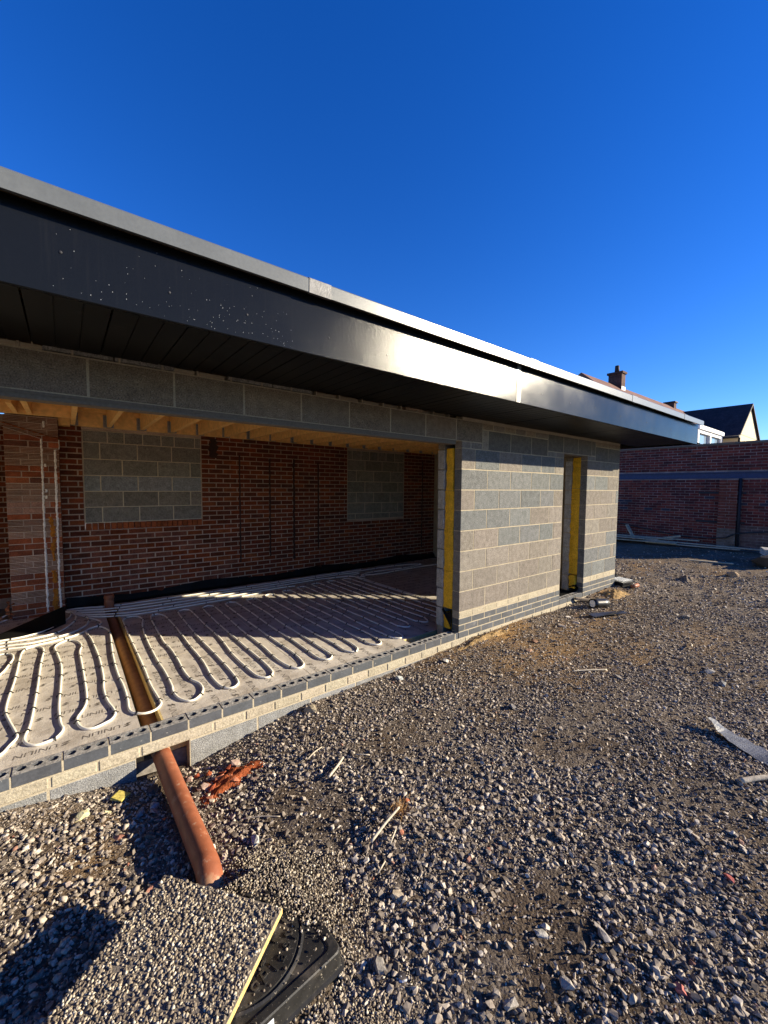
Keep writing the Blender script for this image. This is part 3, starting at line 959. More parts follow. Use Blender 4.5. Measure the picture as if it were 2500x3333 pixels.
plaster_line([(-3.583, 0, 2.17), (-3.585, 0, 1.6), (-3.59, 0, 1.0), (-3.588, 0, 0.5), (-3.59, 0, -0.03)], 0.010, 1)
plaster_line([(-3.452, 0, 2.04), (-3.456, 0, 1.5), (-3.46, 0, 0.9), (-3.462, 0, 0.4), (-3.458, 0, -0.02)], 0.011, 2)
plaster_line([(-3.41, 0, 2.17), (-3.412, 0, 2.05), (-3.452, 0, 2.045)], 0.005, 3)
for za, zb, wd, s in ((0.93, 1.19, .022, 4), (0.62, 0.80, .014, 5), (0.33, 0.5, .022, 6), (-0.02, 0.26, .028, 7), (0.75, 0.9, .02, 8)):
    plaster_line([(-3.51 + .02 * math.sin(s), 0, zb), (-3.508, 0, (za + zb) / 2), (-3.505, 0, za)], wd, s, 'orange', 0.9, 'foam_residue')
for zz in (1.52, 1.44, 1.84, 2.33, 2.37):
    plaster_line([(-3.555, 0, zz + .02), (-3.555, 0, zz - .02)], 0.009, int(zz * 100), 'plaster', 0.9, 'plaster_line')
plaster_line([(-3.95, 0, 2.345), (-3.70, 0, 2.265), (-3.41, 0, 2.175)], 0.017, 40, 'broken_edge', 0.9, 'broken_edge')
plaster_line([(-3.95, 0, 2.295), (-3.76, 0, 2.23), (-3.583, 0, 2.17)], 0.004, 41, 'plaster', 0.3, 'plaster_line')
# broken corner at the foot of the pier
for k in range(10):
    o = link('brick_fragment', rock_mesh('brick_fragment', 12, 60 + k, (1, .8, .7)), 'red_brick', pier,
             (-3.945 + random.uniform(-.03, .03), PY + random.uniform(-.02, .05), -0.05 + k * 0.022), (random.random() * 3,) * 3, vary((0.32, 0.10, 0.04), 0.2))
    s = random.uniform(.04, .07); o.scale = (s, s, s)
for k in range(6):
    o = link('brick_fragment', rock_mesh('brick_fragment', 12, 80 + k, (1, .8, .6)), 'red_brick', pier,
             (-4.03 + random.uniform(-.09, .05), PY - 0.03 + random.uniform(-.06, .06), -0.04), (random.random() * 3,) * 3, vary((0.42, 0.22, 0.13), 0.2))
    s = random.uniform(.07, .12); o.scale = (s, s, s * .7)

# --- roof: joists, deck, soffit, fascia, edge trim
X_END = 4.76
roof = boxes('roof_deck', [(OPEN_L - .4, X_END - .05, -0.80, 5.45, 2.665, 2.705)], 'ply', building)
boxes('ceiling_board', [(OPEN_L, 3.6, 0.12, BY + 0.2, 2.63, 2.652)], 'ply', building)
for k in range(-9, 17):
    xa = -2.865 + 0.397 * k
    if xa < OPEN_L or xa > 3.5:
        continue
    y1 = 3.905 if xa > -3.3 else 3.205
    jo = piece('joist', xa - .0235, xa + .0235, 0.34, y1, 2.392, 2.628, 'timber', building, 0.0, key='j')
    # steel hanger at the wall end
    if xa > -3.3:
        bm = bmesh.new()
        for s in (-1, 1):
            add_box(bm, xa + s * .0245 - .0015, xa + s * .0245 + .0015, 3.85, 3.905, 2.388, 2.55)
            add_box(bm, xa + s * .026, xa + s * .026 + s * .035, 3.900, 3.9035, 2.388, 2.56)
        add_box(bm, xa - .026, xa + .026, 3.85, 3.905, 2.385, 2.3905)
        link('joist_hanger', bm_mesh('joist_hanger', bm), 'galv', building)
piece('wall_plate', -3.25, 3.6, 3.906, BY - .002, 2.386, 2.63, 'timber', building, 0)
piece('trimmer', OPEN_L, -3.285, 3.206, 3.255, 2.390, 2.63, 'timber', building, 0)
piece('trimmer', -3.284, -3.237, 3.206, 3.905, 2.388, 2.63, 'timber', building, 0)
piece('trimmer', -3.80, -3.755, 2.5, 3.205, 2.394, 2.63, 'timber', building, 0)
piece('nogging', -3.236, -2.90, 3.70, 3.735, 2.56, 2.628, 'timber', building, 0)
boxes('timber_packer', [(-3.41, -3.29, 3.80, BY - .003, 2.37, 2.50)], 'timber', building)

# soffit panels, each 300 mm wide with two grooves
def soffit_panel(w):
    bm = bmesh.new()
    y0, y1 = -0.845, 0.02
    t = 0.012
    xs = []
    for k in range(3):
        a = w * k / 3
        xs += [(a + .003, 0), (a + w / 3 - .003, 0), (a + w / 3 - .002, .006), (a + w / 3 + .002, .006)]
    xs = xs[:-2]
    prof = [(xx, zz) for xx, zz in xs]
    lo = [[bm.verts.new((xx, yy, zz)) for xx, zz in prof] for yy in (y0, y1)]
    for k in range(len(prof) - 1):
        bm.faces.new((lo[0][k], lo[1][k], lo[1][k + 1], lo[0][k + 1]))
    hi = [[bm.verts.new((xx, yy, t)) for xx in (prof[0][0], prof[-1][0])] for yy in (y0, y1)]
    bm.faces.new((hi[0][0], hi[0][1], hi[1][1], hi[1][0]))
    bm.faces.new((lo[0][0], hi[0][0], hi[1][0], lo[1][0]))
    bm.faces.new((lo[0][-1], lo[1][-1], hi[1][1], hi[0][1]))
    bmesh.ops.recalc_face_normals(bm, faces=bm.faces)
    return bm_mesh('soffit_panel', bm)


SP = soffit_panel(0.30)
xa = OPEN_L
while xa < X_END - 0.06:
    link('soffit_panel', SP, 'soffit', building, (xa, 0, 2.356 + random.uniform(-.0015, .0015)), (random.uniform(-.001, .001), random.uniform(-.002, .002), 0))
    xa += 0.302
# fascia panels, folded along the lower edge
def fascia(xa, xb, name='fascia_panel'):
    prof = [(-0.832, 2.336), (-0.852, 2.335), (-0.855, 2.338), (-0.855, 2.655), (-0.835, 2.655), (-0.835, 2.342)]
    bm = bmesh.new()
    a = [bm.verts.new((xa, y, z_)) for y, z_ in prof]
    b = [bm.verts.new((xb, y, z_)) for y, z_ in prof]
    m = len(prof)
    for k in range(m):
        bm.faces.new((a[k], a[(k + 1) % m], b[(k + 1) % m], b[k]))
    bm.faces.new(a); bm.faces.new(b[::-1])
    bmesh.ops.recalc_face_normals(bm, faces=bm.faces)
    return link(name, bm_mesh(name, bm), 'fascia', building)


panels = [fascia(OPEN_L - .4, -3.62), fascia(-3.615, -0.285), fascia(-0.255, X_END)]
boxes('fascia_joint_cover', [(-0.30, -0.245, -0.859, -0.8555, 2.337, 2.654)], 'trim', building)
boxes('fascia_end_panel', [(X_END - .012, X_END, -0.834, 4.3, 2.336, 2.655)], 'fascia', building)
RV = bpy.data.meshes.new('rivet')
bm = bmesh.new(); bmesh.ops.create_uvsphere(bm, u_segments=8, v_segments=5, radius=.006); bmesh.ops.scale(bm, vec=(1, .5, 1), verts=bm.verts); bm.to_mesh(RV); bm.free()
for xr, zr in ((-3.35, 2.50), (-2.97, 2.46), (-2.62, 2.455), (-2.15, 2.45), (-1.72, 2.44), (-1.35, 2.455), (-0.98, 2.46), (-0.55, 2.455), (0.1, 2.46), (0.62, 2.45), (1.15, 2.47), (1.8, 2.45), (2.6, 2.46), (3.5, 2.46)):
    link('rivet', RV, 'rust' if xr < 0.2 else 'trim', building, (xr, -0.856, zr))
# water beads on the dark metal, their sun glints painted as pale grey
bm = bmesh.new()
r = random.Random(3)
for _ in range(110):
    c = r.choice([-3.3, -3.1, -2.95, -2.8, -2.7, -2.6, -2.45])
    s = r.uniform(.0005, .0014)
    m4 = Matrix.Translation((c + r.gauss(0, .05), -0.8555, 2.345 + abs(r.gauss(0, .13)) % .28)) @ Matrix.Diagonal((s, s * .6, s * 1.5, 1))
    bmesh.ops.create_icosphere(bm, subdivisions=1, radius=1, matrix=m4)
tag(link('water_beads', bm_mesh('water_beads', bm, True), 'lead', building), kind='stuff')
# roof edge trim
def edge_trim(xa, xb, proud=0.0, zt=0.0, material='trim', name='edge_trim'):
    prof = [(-0.915 - proud, 2.638 - zt), (-0.917 - proud, 2.706 + zt), (-0.905, 2.716 + zt), (-0.60, 2.719 + zt), (-0.60, 2.708), (-0.89, 2.702), (-0.898, 2.638 - zt)]
    bm = bmesh.new()
    a = [bm.verts.new((xa, y, z_)) for y, z_ in prof]
    b = [bm.verts.new((xb, y, z_)) for y, z_ in prof]
    m = len(prof)
    for k in range(m):
        bm.faces.new((a[k], a[(k + 1) % m], b[(k + 1) % m], b[k]))
    bm.faces.new(a); bm.faces.new(b[::-1])
    bmesh.ops.recalc_face_normals(bm, faces=bm.faces)
    return link(name, bm_mesh(name, bm), material, building)


for a, b in ((OPEN_L - .4, -2.30), (-2.297, -0.16), (-0.157, 2.0), (2.003, 3.9), (3.903, X_END + .06)):
    edge_trim(a, b)
edge_trim(-2.305, -2.17, 0.003, 0.003, 'trim_lap', 'trim_lap')
edge_trim(-0.20, -0.08, 0.003, 0.003, 'trim', 'trim_lap')
edge_trim(1.96, 2.10, 0.003, 0.003, 'trim', 'trim_lap')
edge_trim(3.86, 4.0, 0.003, 0.003, 'trim', 'trim_lap')
boxes('eaves_batten', [(OPEN_L - .4, X_END - .02, -0.83, -0.79, 2.37, 2.66)], 'timber', building)

# --- floor
floor = tag(boxes('floor', [(OPEN_L, 3.6, 0.105, 5.2, -0.42, -0.25)], 'slab'), 'concrete floor slab of the open room', kind='structure')
FZ0 = -0.08
boards = []
def board(x0, x1, y0, y1):
    bm = bmesh.new()
    add_box(bm, x0 + .002, x1 - .002, y0 + .002, y1 - .002, -0.249, FZ0 - 0.002)
    o = link('insulation_board', bm_mesh('insulation_board', bm), 'foam', floor)
    dz = random.uniform(-.0012, .0012)
    s = boxes('foil_face', [(x0 + .002, x1 - .002, y0 + .002, y1 - .002, FZ0 - 0.0018, FZ0 + dz)], 'foil', o)
    boards.append((o, x0, x1, y0, y1, FZ0 + dz))
    return o


for x0, x1 in ((-6.45, -5.42), (-5.42, -4.22), (-4.22, -3.005)):
    board(x0, x1, 0.115, 1.35); board(x0, x1, 1.35, 3.88)
for x0, x1 in ((-2.865, -1.69), (-1.69, -0.49), (-0.49, 0.71), (0.71, 1.91), (1.91, 3.55)):
    ys0 = 0.115 if x1 <= 0 or x0 < 0 else 0.36
    board(x0, x1, 0.36 if x0 > -0.5 else 0.115, 1.42); board(x0, x1, 1.42, 3.88)

# black printed wording on the foil
fc = bpy.data.curves.new('print_text', 'FONT')
fc.body = 'UNILIN'
fc.size = 0.068
fc.resolution_u = 2
fc.shear = 0.12
tmp = bpy.data.objects.new('print_text', fc)
COL.objects.link(tmp)
bpy.context.view_layer.update()
tm = bpy.data.meshes.new_from_object(tmp.evaluated_get(bpy.context.evaluated_depsgraph_get()))
bpy.data.objects.remove(tmp)
tv = np.array([v.co[:] for v in tm.vertices]); tf = [tuple(p.vertices) for p in tm.polygons]
wtxt = tv[:, 0].max()
logo = [(-.064, .005), (-.037, .002), (-.012, .025), (-.040, .027)], [(-.059, .030), (-.032, .027), (-.007, .049), (-.035, .052)]
lv, lf = tv.tolist(), list(tf)
for poly in logo:
    n0 = len(lv)
    lv += [(p[0], p[1], 0) for p in poly]
    lf.append(tuple(range(n0, n0 + 4)))
lv = np.array(lv); lv[:, 0] -= wtxt / 2; lv[:, 1] -= 0.02
for (o, x0, x1, y0, y1, zt) in boards:
    if x1 < -4.5:
        continue
    along_y = x0 > -2.9 and y0 < 1.0 
    V, Fc = [], []
    stepa, stepb = 0.34, 0.15
    A0_, A1_, B0_, B1_ = (y0, y1, x0, x1) if along_y else (x0, x1, y0, y1)
    row = 0
    b = B0_ + 0.08
    while b < B1_ - 0.05:
        a = A0_ + 0.17 + (0.15 if row % 2 else 0)
        while a < A1_ - 0.14:
            fl = -1 if (row % 4) < 2 else 1
            px, py = lv[:, 0] * fl, lv[:, 1] * fl
            if random.random() > 0.12:
                n0 = len(V)
                if along_y:
                    V += [(b - q, a + p, zt + .0009) for p, q in zip(px, py)]
                else:
                    V += [(a + p, b + q, zt + .0009) for p, q in zip(px, py)]
                Fc += [tuple(i + n0 for i in f) for f in lf]
            a += stepa
        b += stepb
        row += 1
    me = bpy.data.meshes.new('printed_wording'); me.from_pydata(V, [], Fc)
    link('printed_wording', me, 'print', o)

# dark damp-proof membrane turned up along the back wall
def upstand(u, v):
    xx = -3.40 + 7.0 * u
    yy = BY - 0.012 - (0.10 if v < 0.01 else 0.03 * (1 - v)) - 0.012 * math.sin(xx * 9) - 0.008 * math.sin(xx * 23)
    return (xx, yy, -0.078 + (0.12 + 0.03 * math.sin(xx * 3.1)) * v)
link('membrane_upstand', sheet_mesh('membrane_upstand', upstand, 140, 6, 0.003), 'black_sheet', building)

# ------------------------------------------------------------------ services on the floor
def pipe_thing(name, pts, label, group, r=0.0092, z=FZ0 + 0.0096, clips=0.34, ph=0.1, cat='pipe'):
    path = catmull([(p[0], p[1], z + (p[2] if len(p) > 2 else 0)) for p in pts], 0.022)
    o = tag(link(name, tube_mesh(name, path, r, 8), 'pex'), label, cat, group)
    d, nxt = 0.0, ph
    for a, b in zip(path, path[1:]):
        d += (b - a).length
        if d > nxt and b.z < z + 0.01:
            c = link('clip', CLIP, 'black_plastic', o, (b.x, b.y, z), (0, 0, math.atan2(b.y - a.y, b.x - a.x) + random.uniform(-.2, .2)))
            nxt = d + clips * random.uniform(0.75, 1.2)
    return o


def clip_mesh():
    bm = bmesh.new()
    n = 7
    rings = []
    for k in range(n + 1):
        a = math.pi * k / n
        c, s = math.cos(a), math.sin(a)
        rings.append([bm.verts.new((dx, c * rr, s * rr)) for dx in (-.006, .006) for rr in (.0097, .0145)])
    for a, b in zip(rings, rings[1:]):
        for i0, i1 in ((0, 1), (1, 3), (3, 2), (2, 0)):
            bm.faces.new((a[i0], a[i1], b[i1], b[i0]))
    for s in (-1, 1):
        add_box(bm, -.0035, .0035, s * .017 - .006, s * .017 + .006, -.004, .000)
    bmesh.ops.recalc_face_normals(bm, faces=bm.faces)
    return bm_mesh('clip', bm)


CLIP = clip_mesh()
TR = [(-3.9, 0.40), (-3.82, 0.36), (-3.733, 0.415), (-3.698, 0.501), (-3.668, 0.587), (-3.685, 0.689), (-3.73, 0.881), (-3.762, 1.054), (-3.766, 1.287), (-3.757, 1.601), (-3.757, 1.953), (-3.76, 2.286), (-3.742, 2.442), (-3.688, 2.49), (-3.622, 2.455), (-3.588, 2.311), (-3.597, 1.953), (-3.598, 1.341), (-3.608, 0.758), (-3.627, 0.58), (-3.625, 0.505), (-3.601, 0.445), (-3.559, 0.406), (-3.513, 0.407), (-3.472, 0.417), (-3.439, 0.474), (-3.429, 0.533), (-3.445, 0.642), (-3.455, 0.914), (-3.447, 1.324), (-3.446, 1.741), (-3.477, 2.113), (-3.502, 2.318), (-3.481, 2.425), (-3.412, 2.501), (-3.342, 2.464), (-3.297, 2.349), (-3.285, 2.215), (-3.304, 2.052), (-3.297, 1.725), (-3.289, 1.392), (-3.284, 1.064), (-3.287, 0.886), (-3.305, 0.767), (-3.346, 0.644), (-3.352, 0.591), (-3.343, 0.514), (-3.315, 0.444), (-3.259, 0.408), (-3.2, 0.431), (-3.167, 0.448), (-3.134, 0.512), (-3.132, 0.603), (-3.16, 0.781), (-3.17, 1.014), (-3.157, 1.269), (-3.159, 1.723), (-3.175, 2.071), (-3.195, 2.403), (-3.229, 2.701), (-3.206, 2.803), (-3.149, 2.848), (-3.08, 2.795), (-3.032, 2.655), (-3.019, 2.51), (-3.049, 1.802), (-3.052, 1.277), (-3.037, 0.992), (-3.035, 0.728), (-3.043, 0.543), (-3.021, 0.46), (-2.957, 0.403), (-2.892, 0.409), (-2.845, 0.47), (-2.84, 0.547), (-2.855, 0.86), (-2.852, 1.2), (-2.855, 1.759), (-2.86, 2.194), (-2.855, 2.778), (-2.85, 2.95), (-2.79, 3.03), (-2.70, 3.0), (-2.655, 2.843), (-2.693, 2.567), (-2.72, 2.116), (-2.727, 1.642), (-2.725, 1.315), (-2.715, 1.074), (-2.718, 0.743), (-2.73, 0.636), (-2.717, 0.495), (-2.679, 0.413), (-2.629, 0.386), (-2.566, 0.444), (-2.528, 0.527), (-2.525, 0.644), (-2.565, 0.774), (-2.577, 0.969), (-2.568, 1.289), (-2.57, 1.593), (-2.59, 1.832), (-2.583, 2.2), (-2.563, 2.858), (-2.483, 2.95), (-2.417, 2.832), (-2.401, 2.655)]
# regular runs further right, 150 mm apart
xr = -2.402
down = True
while xr < 0.95:
    w = 0.153
    yf = 0.40 if xr < -0.3 else 0.62
    yb_ = 2.95 + 0.30 * min(1, max(0, (xr + 1.3) / 1.2))
    j = lambda: random.uniform(-.016, .016)
    if down:
        TR += [(xr + j(), 2.2), (xr + j(), 1.6), (xr + j(), 1.1), (xr + j() - .004, 0.72), (xr + .004, yf + .10), (xr + .032, yf + .03), (xr + w / 2, yf), (xr + w - .032, yf + .03), (xr + w - .004, yf + .10)]
    else:
        TR += [(xr + j() + .006, 0.75), (xr + j(), 1.2), (xr + j(), 1.7), (xr + j(), 2.2), (xr, yb_ - .12), (xr + .032, yb_ - .03), (xr + w / 2, yb_), (xr + w - .032, yb_ - .03), (xr + w, yb_ - .12)]
    xr += w
    down = not down
pipe_thing('heating_pipe', TR, 'long white underfloor heating pipe looping back and forth across the foil floor', 'heating pipes')
pipe_thing('heating_pipe', [(-4.3, 1.5), (-3.99, 1.6), (-3.866, 1.864), (-3.825, 2.102), (-3.81, 2.239), (-3.826, 2.364), (-3.87, 2.43), (-4.0, 2.43), (-4.3, 2.40)],
           'short bend of white heating pipe leaving the picture at the left edge', 'heating pipes')
LOOPS = [[(-4.4, 2.92), (-3.962, 2.912), (-3.764, 2.928), (-3.555, 3.066), (-3.402, 3.377), (-3.36, 3.62), (-3.42, 3.72, .02)],
         [(-4.4, 2.83), (-3.954, 2.819), (-3.688, 2.794), (-3.478, 2.889), (-3.339, 3.212), (-3.312, 3.512), (-3.36, 3.70, .02)],
         [(-4.4, 2.70), (-3.943, 2.699), (-3.681, 2.641), (-3.404, 2.736), (-3.249, 2.923), (-3.194, 3.142), (-3.202, 3.389), (-3.28, 3.62), (-3.345, 3.80)],
         [(-4.4, 2.58), (-3.932, 2.584), (-3.689, 2.535), (-3.368, 2.614), (-3.19, 2.808), (-3.09, 2.92), (-3.075, 3.03), (-3.12, 3.16), (-3.21, 3.35), (-3.32, 3.68)]]
LL = ['white heating pipe curving against the black sheet at the pier foot', 'white heating pipe curving second out from the black sheet by the pier',
      'white heating pipe curving third out from the black sheet by the pier', 'white heating pipe curving outermost from the pier just behind the loop ends']
for p, l in zip(LOOPS, LL):
    pipe_thing('heating_pipe', p, l, 'heating pipes', ph=0.5, clips=0.5)
SUP = [[(-3.40, 3.86), (-3.22, 3.84), (-2.95, 3.74), (-2.6, 3.70), (-1.852, 3.69), (-0.752, 3.70), (0.407, 3.72), (1.3, 3.72)],
       [(-3.40, 3.80), (-3.2, 3.70), (-2.8, 3.56), (-1.9, 3.54), (-0.7, 3.57), (0.5, 3.60), (0.9, 3.58), (1.1, 3.50), (0.9, 3.42), (0.35, 3.42)],
       [(-3.38, 3.73), (-3.2, 3.58), (-2.8, 3.42), (-1.93, 3.38), (-0.65, 3.43), (0.2, 3.46), (0.6, 3.40), (0.8, 3.3), (0.86, 3.1), (0.86, 2.6), (0.86, 1.4), (0.87, 0.8)],
       [(-3.36, 3.66), (-3.15, 3.42), (-2.78, 3.25), (-2.288, 3.22), (-1.26, 3.27), (-0.6, 3.30), (-0.38, 3.26)],
       [(-3.34, 3.60), (-3.12, 3.30), (-2.75, 3.12), (-2.2, 3.10), (-1.5, 3.13), (-1.0, 3.17)],
       [(1.0, 3.60), (1.5, 3.66), (2.2, 3.62), (2.7, 3.45), (2.2, 3.35), (1.4, 3.42), (1.0, 3.30), (1.4, 3.2), (2.4, 3.25), (3.2, 3.2)]]
SL = ['white supply pipe along the brick wall, closest to the bricks', 'white supply pipe along the brick wall, second from the bricks', 'white supply pipe along the brick wall, third from the bricks',
      'white supply pipe along the brick wall, fourth from the bricks', 'white supply pipe along the brick wall, closest to the loop tops', 'white pipe bundle bend in the dark far corner of the room']
for p, l in zip(SUP, SL):
    pipe_thing('heating_pipe', p, l, 'heating pipes', ph=0.6, clips=0.6)
pipe_thing('heating_pipe', [(-4.6, 3.2), (-4.2, 3.45, .0), (-3.97, 3.72, .02)], 'white heating pipe passing behind the pier at the left edge', 'heating pipes', ph=9)
pipe_thing('heating_pipe', [(-4.6, 3.35), (-4.2, 3.62, .0), (-3.97, 3.86, .05)], 'white heating pipe second behind the pier at the left edge', 'heating pipes', ph=9)

# black sheet leaning at the foot of the pier
def bs(u, v):
    bx, by = -4.25 + 0.84 * u, 2.985 + (0.0 if u < .8 else (u - .8) * 1.2)
    tx, ty, tz = -4.25 + 0.835 * u, 3.02 + 0.64 * max(0, u - .15) ** 0.9, -0.075 + 0.17 * max(0, u - 0.2) ** 1.1
    w = v
    return (bx + (tx - bx) * w, by + (ty - by) * w, -0.0765 + (tz + 0.0765) * w + 0.012 * math.sin(w * 3.1) * u)
tag(link('plastic_sheet', sheet_mesh('plastic_sheet', bs, 24, 10, 0.002), 'black_sheet'), 'black plastic sheet lying against the foot of the brick pier', 'plastic sheet')

# terracotta drain pipe from the yard, under the wall and across the floor
def hollow_pipe(name, p0, p1, r, t=0.004, segs=28, n=30):
    d = (p1 - p0).normalized()
    s = d.cross(Vector((0, 0, 1))).normalized(); u_ = s.cross(d)
    bm = bmesh.new()
    outer_r, inner_r = [], []
    for k in range(n + 1):
        p = p0 + (p1 - p0) * k / n
        outer_r.append([bm.verts.new(p + (s * math.cos(2 * math.pi * i / segs) + u_ * math.sin(2 * math.pi * i / segs)) * r) for i in range(segs)])
        inner_r.append([bm.verts.new(p + (s * math.cos(2 * math.pi * i / segs) + u_ * math.sin(2 * math.pi * i / segs)) * (r - t)) for i in range(segs)])
    for rr in (outer_r, inner_r):
        for a, b in zip(rr, rr[1:]):
            for i in range(segs):
                bm.faces.new((a[i], a[(i + 1) % segs], b[(i + 1) % segs], b[i]))
    for e in (0, n):
        for i in range(segs):
            bm.faces.new((outer_r[e][i], outer_r[e][(i + 1) % segs], inner_r[e][(i + 1) % segs], inner_r[e][i]))
    bmesh.ops.recalc_face_normals(bm, faces=bm.faces)
    me = bm_mesh(name, bm)
    for p in me.polygons:
        p.use_smooth = True
    return me


drain = tag(empty('drain_pipe', (-2.9, -1.08, -0.25)), 'terracotta plastic drain pipe running out from under the wall onto the gravel', 'pipe')
Pa, Pb, Pc = Vector((-2.895, -1.085, -0.195)), Vector((-2.912, 0.02, -0.205)), Vector((-2.935, 3.60, -0.165))
pts_ = [Pb - drain.location, Pb + (Pa - Pb) * .5 - drain.location, Pa + Vector((0, .14, 0)) - drain.location, Pa + Vector((0, .07, -.004)) - drain.location, Pa + Vector((0, .012, -.03)) - drain.location, Pa + Vector((0, -.022, -.075)) - drain.location, Pa + Vector((0, -.035, -.16)) - drain.location]
o = link('outer_length', tube_mesh('outer_length', catmull(pts_, .012), .055, 28), 'pvc', drain)
o = link('inner_length', hollow_pipe('inner_length', Pb - drain.location, Pc - drain.location, 0.055), 'pvc_dusty', drain)
riser = catmull([(-2.935, 3.60, -0.165), (-2.935, 3.66, -0.15), (-2.94, 3.70, -0.06), (-2.94, 3.70, 0.10)], 0.02)
o = link('riser', tube_mesh('riser', [p - drain.location for p in riser], lambda t: 0.058 + 0.006 * math.sin(t * 47) + .004 * math.sin(t * 23), 16), 'pvc', drain)
# mortar lump where the pipe meets the wall
o = link('mortar_bed', rock_mesh('mortar_bed', 30, 5, (1, .7, .5)), 'rubble', floor, (-2.92, 0.17, -0.19), (0, 0, .3), (0.30, 0.24, 0.17))
o.scale = (0.22, 0.16, 0.13)
boxes('foam_strip', [(-2.878, -2.866, 0.13, 3.2, -0.2, FZ0 + 0.004)], 'foam', floor)

# ------------------------------------------------------------------ loose things in the yard
def rock(name, x, y, size, label, cat, col, seed, flat=(1, .8, .6), rot=None, material='rubble', n=16, sink=0.25, z=None, group=None):
    me = rock_mesh(name, n, seed, flat)
    zz = (gz(x, y) if z is None else z) + size * flat[2] * (0.5 - sink)
    o = link(name, me, material, None, (x, y, zz), rot or (random.uniform(-.3, .3), random.uniform(-.3, .3), random.uniform(0, 6)), col)
    o.scale = (size, size, size)
    return tag(o, label, cat, group)


def slab_thing(name, x, y, lx, ly, lz, label, cat, col, material, rot=(0, 0, 0), lift=0.0, bev=0.003, group=None):
    me = box_mesh(lx, ly, lz, bev, name + label[:12])
    bm = bmesh.new(); bm.from_mesh(me)
    rr = random.Random(len(label))
    for v in bm.verts:
        v.co += Vector((rr.uniform(-1, 1) * lx, rr.uniform(-1, 1) * ly, rr.uniform(-1, 1) * lz)) * 0.05
    me2 = bm_mesh(name, bm)
    o = link(name, me2, material, None, (x, y, gz(x, y) + lz / 2 + lift), rot, col)
    return tag(o, label, cat, group)


# yellow insulation offcut, mortar lumps, stones by the trench
slab_thing('insulation_offcut', -3.165, -0.165, 0.072, 0.072, 0.014, 'small yellow square insulation offcut tilted by the block footing', 'offcut', (0.46, 0.38, 0.10), 'rubble', (0.15, 0.1, 0.82), 0.015)
rock('mortar_lump', -3.35, -0.225, 0.085, 'pale yellow mortar lump on gravel left of the trench', 'mortar lump', (0.62, 0.56, 0.32), 101, (1, .7, .5), n=26)
rock('mortar_lump', -3.235, -0.25, 0.05, 'smaller pale yellow mortar lump beside the trench shadow', 'mortar lump', (0.60, 0.55, 0.33), 102, (1, .6, .5))
rock('stone', -3.09, -0.37, 0.075, 'grey angular stone in the trench, left of two', 'stone', (0.20, 0.19, 0.18), 103, (1, .6, .5))
rock('stone', -3.02, -0.355, 0.07, 'pale grey rounded stone in the trench against the drain pipe', 'stone', (0.30, 0.29, 0.29), 104, (.9, .9, .7))
rock('stone', -3.0, -0.19, 0.12, 'large dark slab of stone propped beside the drain pipe', 'stone', (0.10, 0.095, 0.085), 105, (1, .55, .3), (0.5, 0.2, 0.9))
rock('mortar_lump', -2.835, -0.86, 0.055, 'white mortar lump touching the right side of the drain pipe', 'mortar lump', (0.62, 0.57, 0.46), 106, (.8, .6, .8))
rock('mortar_lump', -2.84, -1.0, 0.035, 'tiny white mortar lump near the drain pipe end', 'mortar lump', (0.62, 0.57, 0.46), 107)
rock('stone', -2.66, -0.96, 0.075, 'pale jagged stone right of the drain pipe', 'stone', (0.42, 0.40, 0.36), 108, (1, .8, .7))
rock('brick_shard', -3.21, -0.49, 0.075, 'flat pinkish brick shard in front of the trench shadow', 'brick shard', (0.34, 0.16, 0.11), 109, (1, .45, .3))
rock('brick_shard', -3.11, -0.90, 0.085, 'long pink brick shard just behind the pebble covered board', 'brick shard', (0.30, 0.15, 0.11), 110, (1, .3, .25), (0, 0, .5))
rock('wood_chip', -3.076, -0.58, 0.085, 'dull brown wood chip lying in the drain pipe shadow', 'wood chip', (0.16, 0.12, 0.085), 111, (1, .3, .25), (0, 0, 2.4))
# heap of broken red brick by the wall
heap_n = 0
for k in range(30):
    x_, y_ = -2.68 + random.gauss(0, .10) + 0.05 * (k % 3), -0.36 + random.gauss(0, .07)
    c = vary(random.choice([(0.36, 0.09, 0.035), (0.30, 0.075, 0.035), (0.42, 0.16, 0.09), (0.34, 0.24, 0.19)]), .15)
    s = random.uniform(.03, .085)
    me = rock_mesh('brick_fragment', 12, 200 + k, (1, .7, .4))
    o = link('brick_fragment', me, 'rubble', None, (x_, y_, gz(x_, y_) + s * .22), (random.uniform(-.5, .5), random.uniform(-.5, .5), random.uniform(0, 6)), c)
    o.scale = (s, s, s)
    tag(o, 'broken red brick fragment in the rubble heap right of the drain pipe', 'brick fragment', 'broken bricks beside the drain pipe')


def mound(name, cx, cy, rx, ry, h, material, label, ang=0.0, seed=1, kind='stuff'):
    def fn(u, v):
        a = u * 2 * math.pi
        rr = v * (1 + 0.18 * math.sin(3 * a + seed) + 0.1 * math.sin(7 * a + seed * 2))
        lx, ly = math.cos(a) * rx * rr, math.sin(a) * ry * rr
        xx, yy = cx + lx * math.cos(ang) - ly * math.sin(ang), cy + lx * math.sin(ang) + ly * math.cos(ang)
        zz = gz(xx, yy) if not (yy > 0.06 and xx < 3.92) else -0.1
        prof = (1 - v ** 1.5) * h - 0.012 * v
        return (xx, yy, zz + prof + (0.05 * h + .004) * (math.sin(xx * 61 + yy * 37) + math.sin(yy * 83 - xx * 29)) * (1 - v * .6))
    me = sheet_mesh(name, fn, 40, 16)
    return tag(link(name, me, material), label, name.replace('_', ' '), kind=kind)


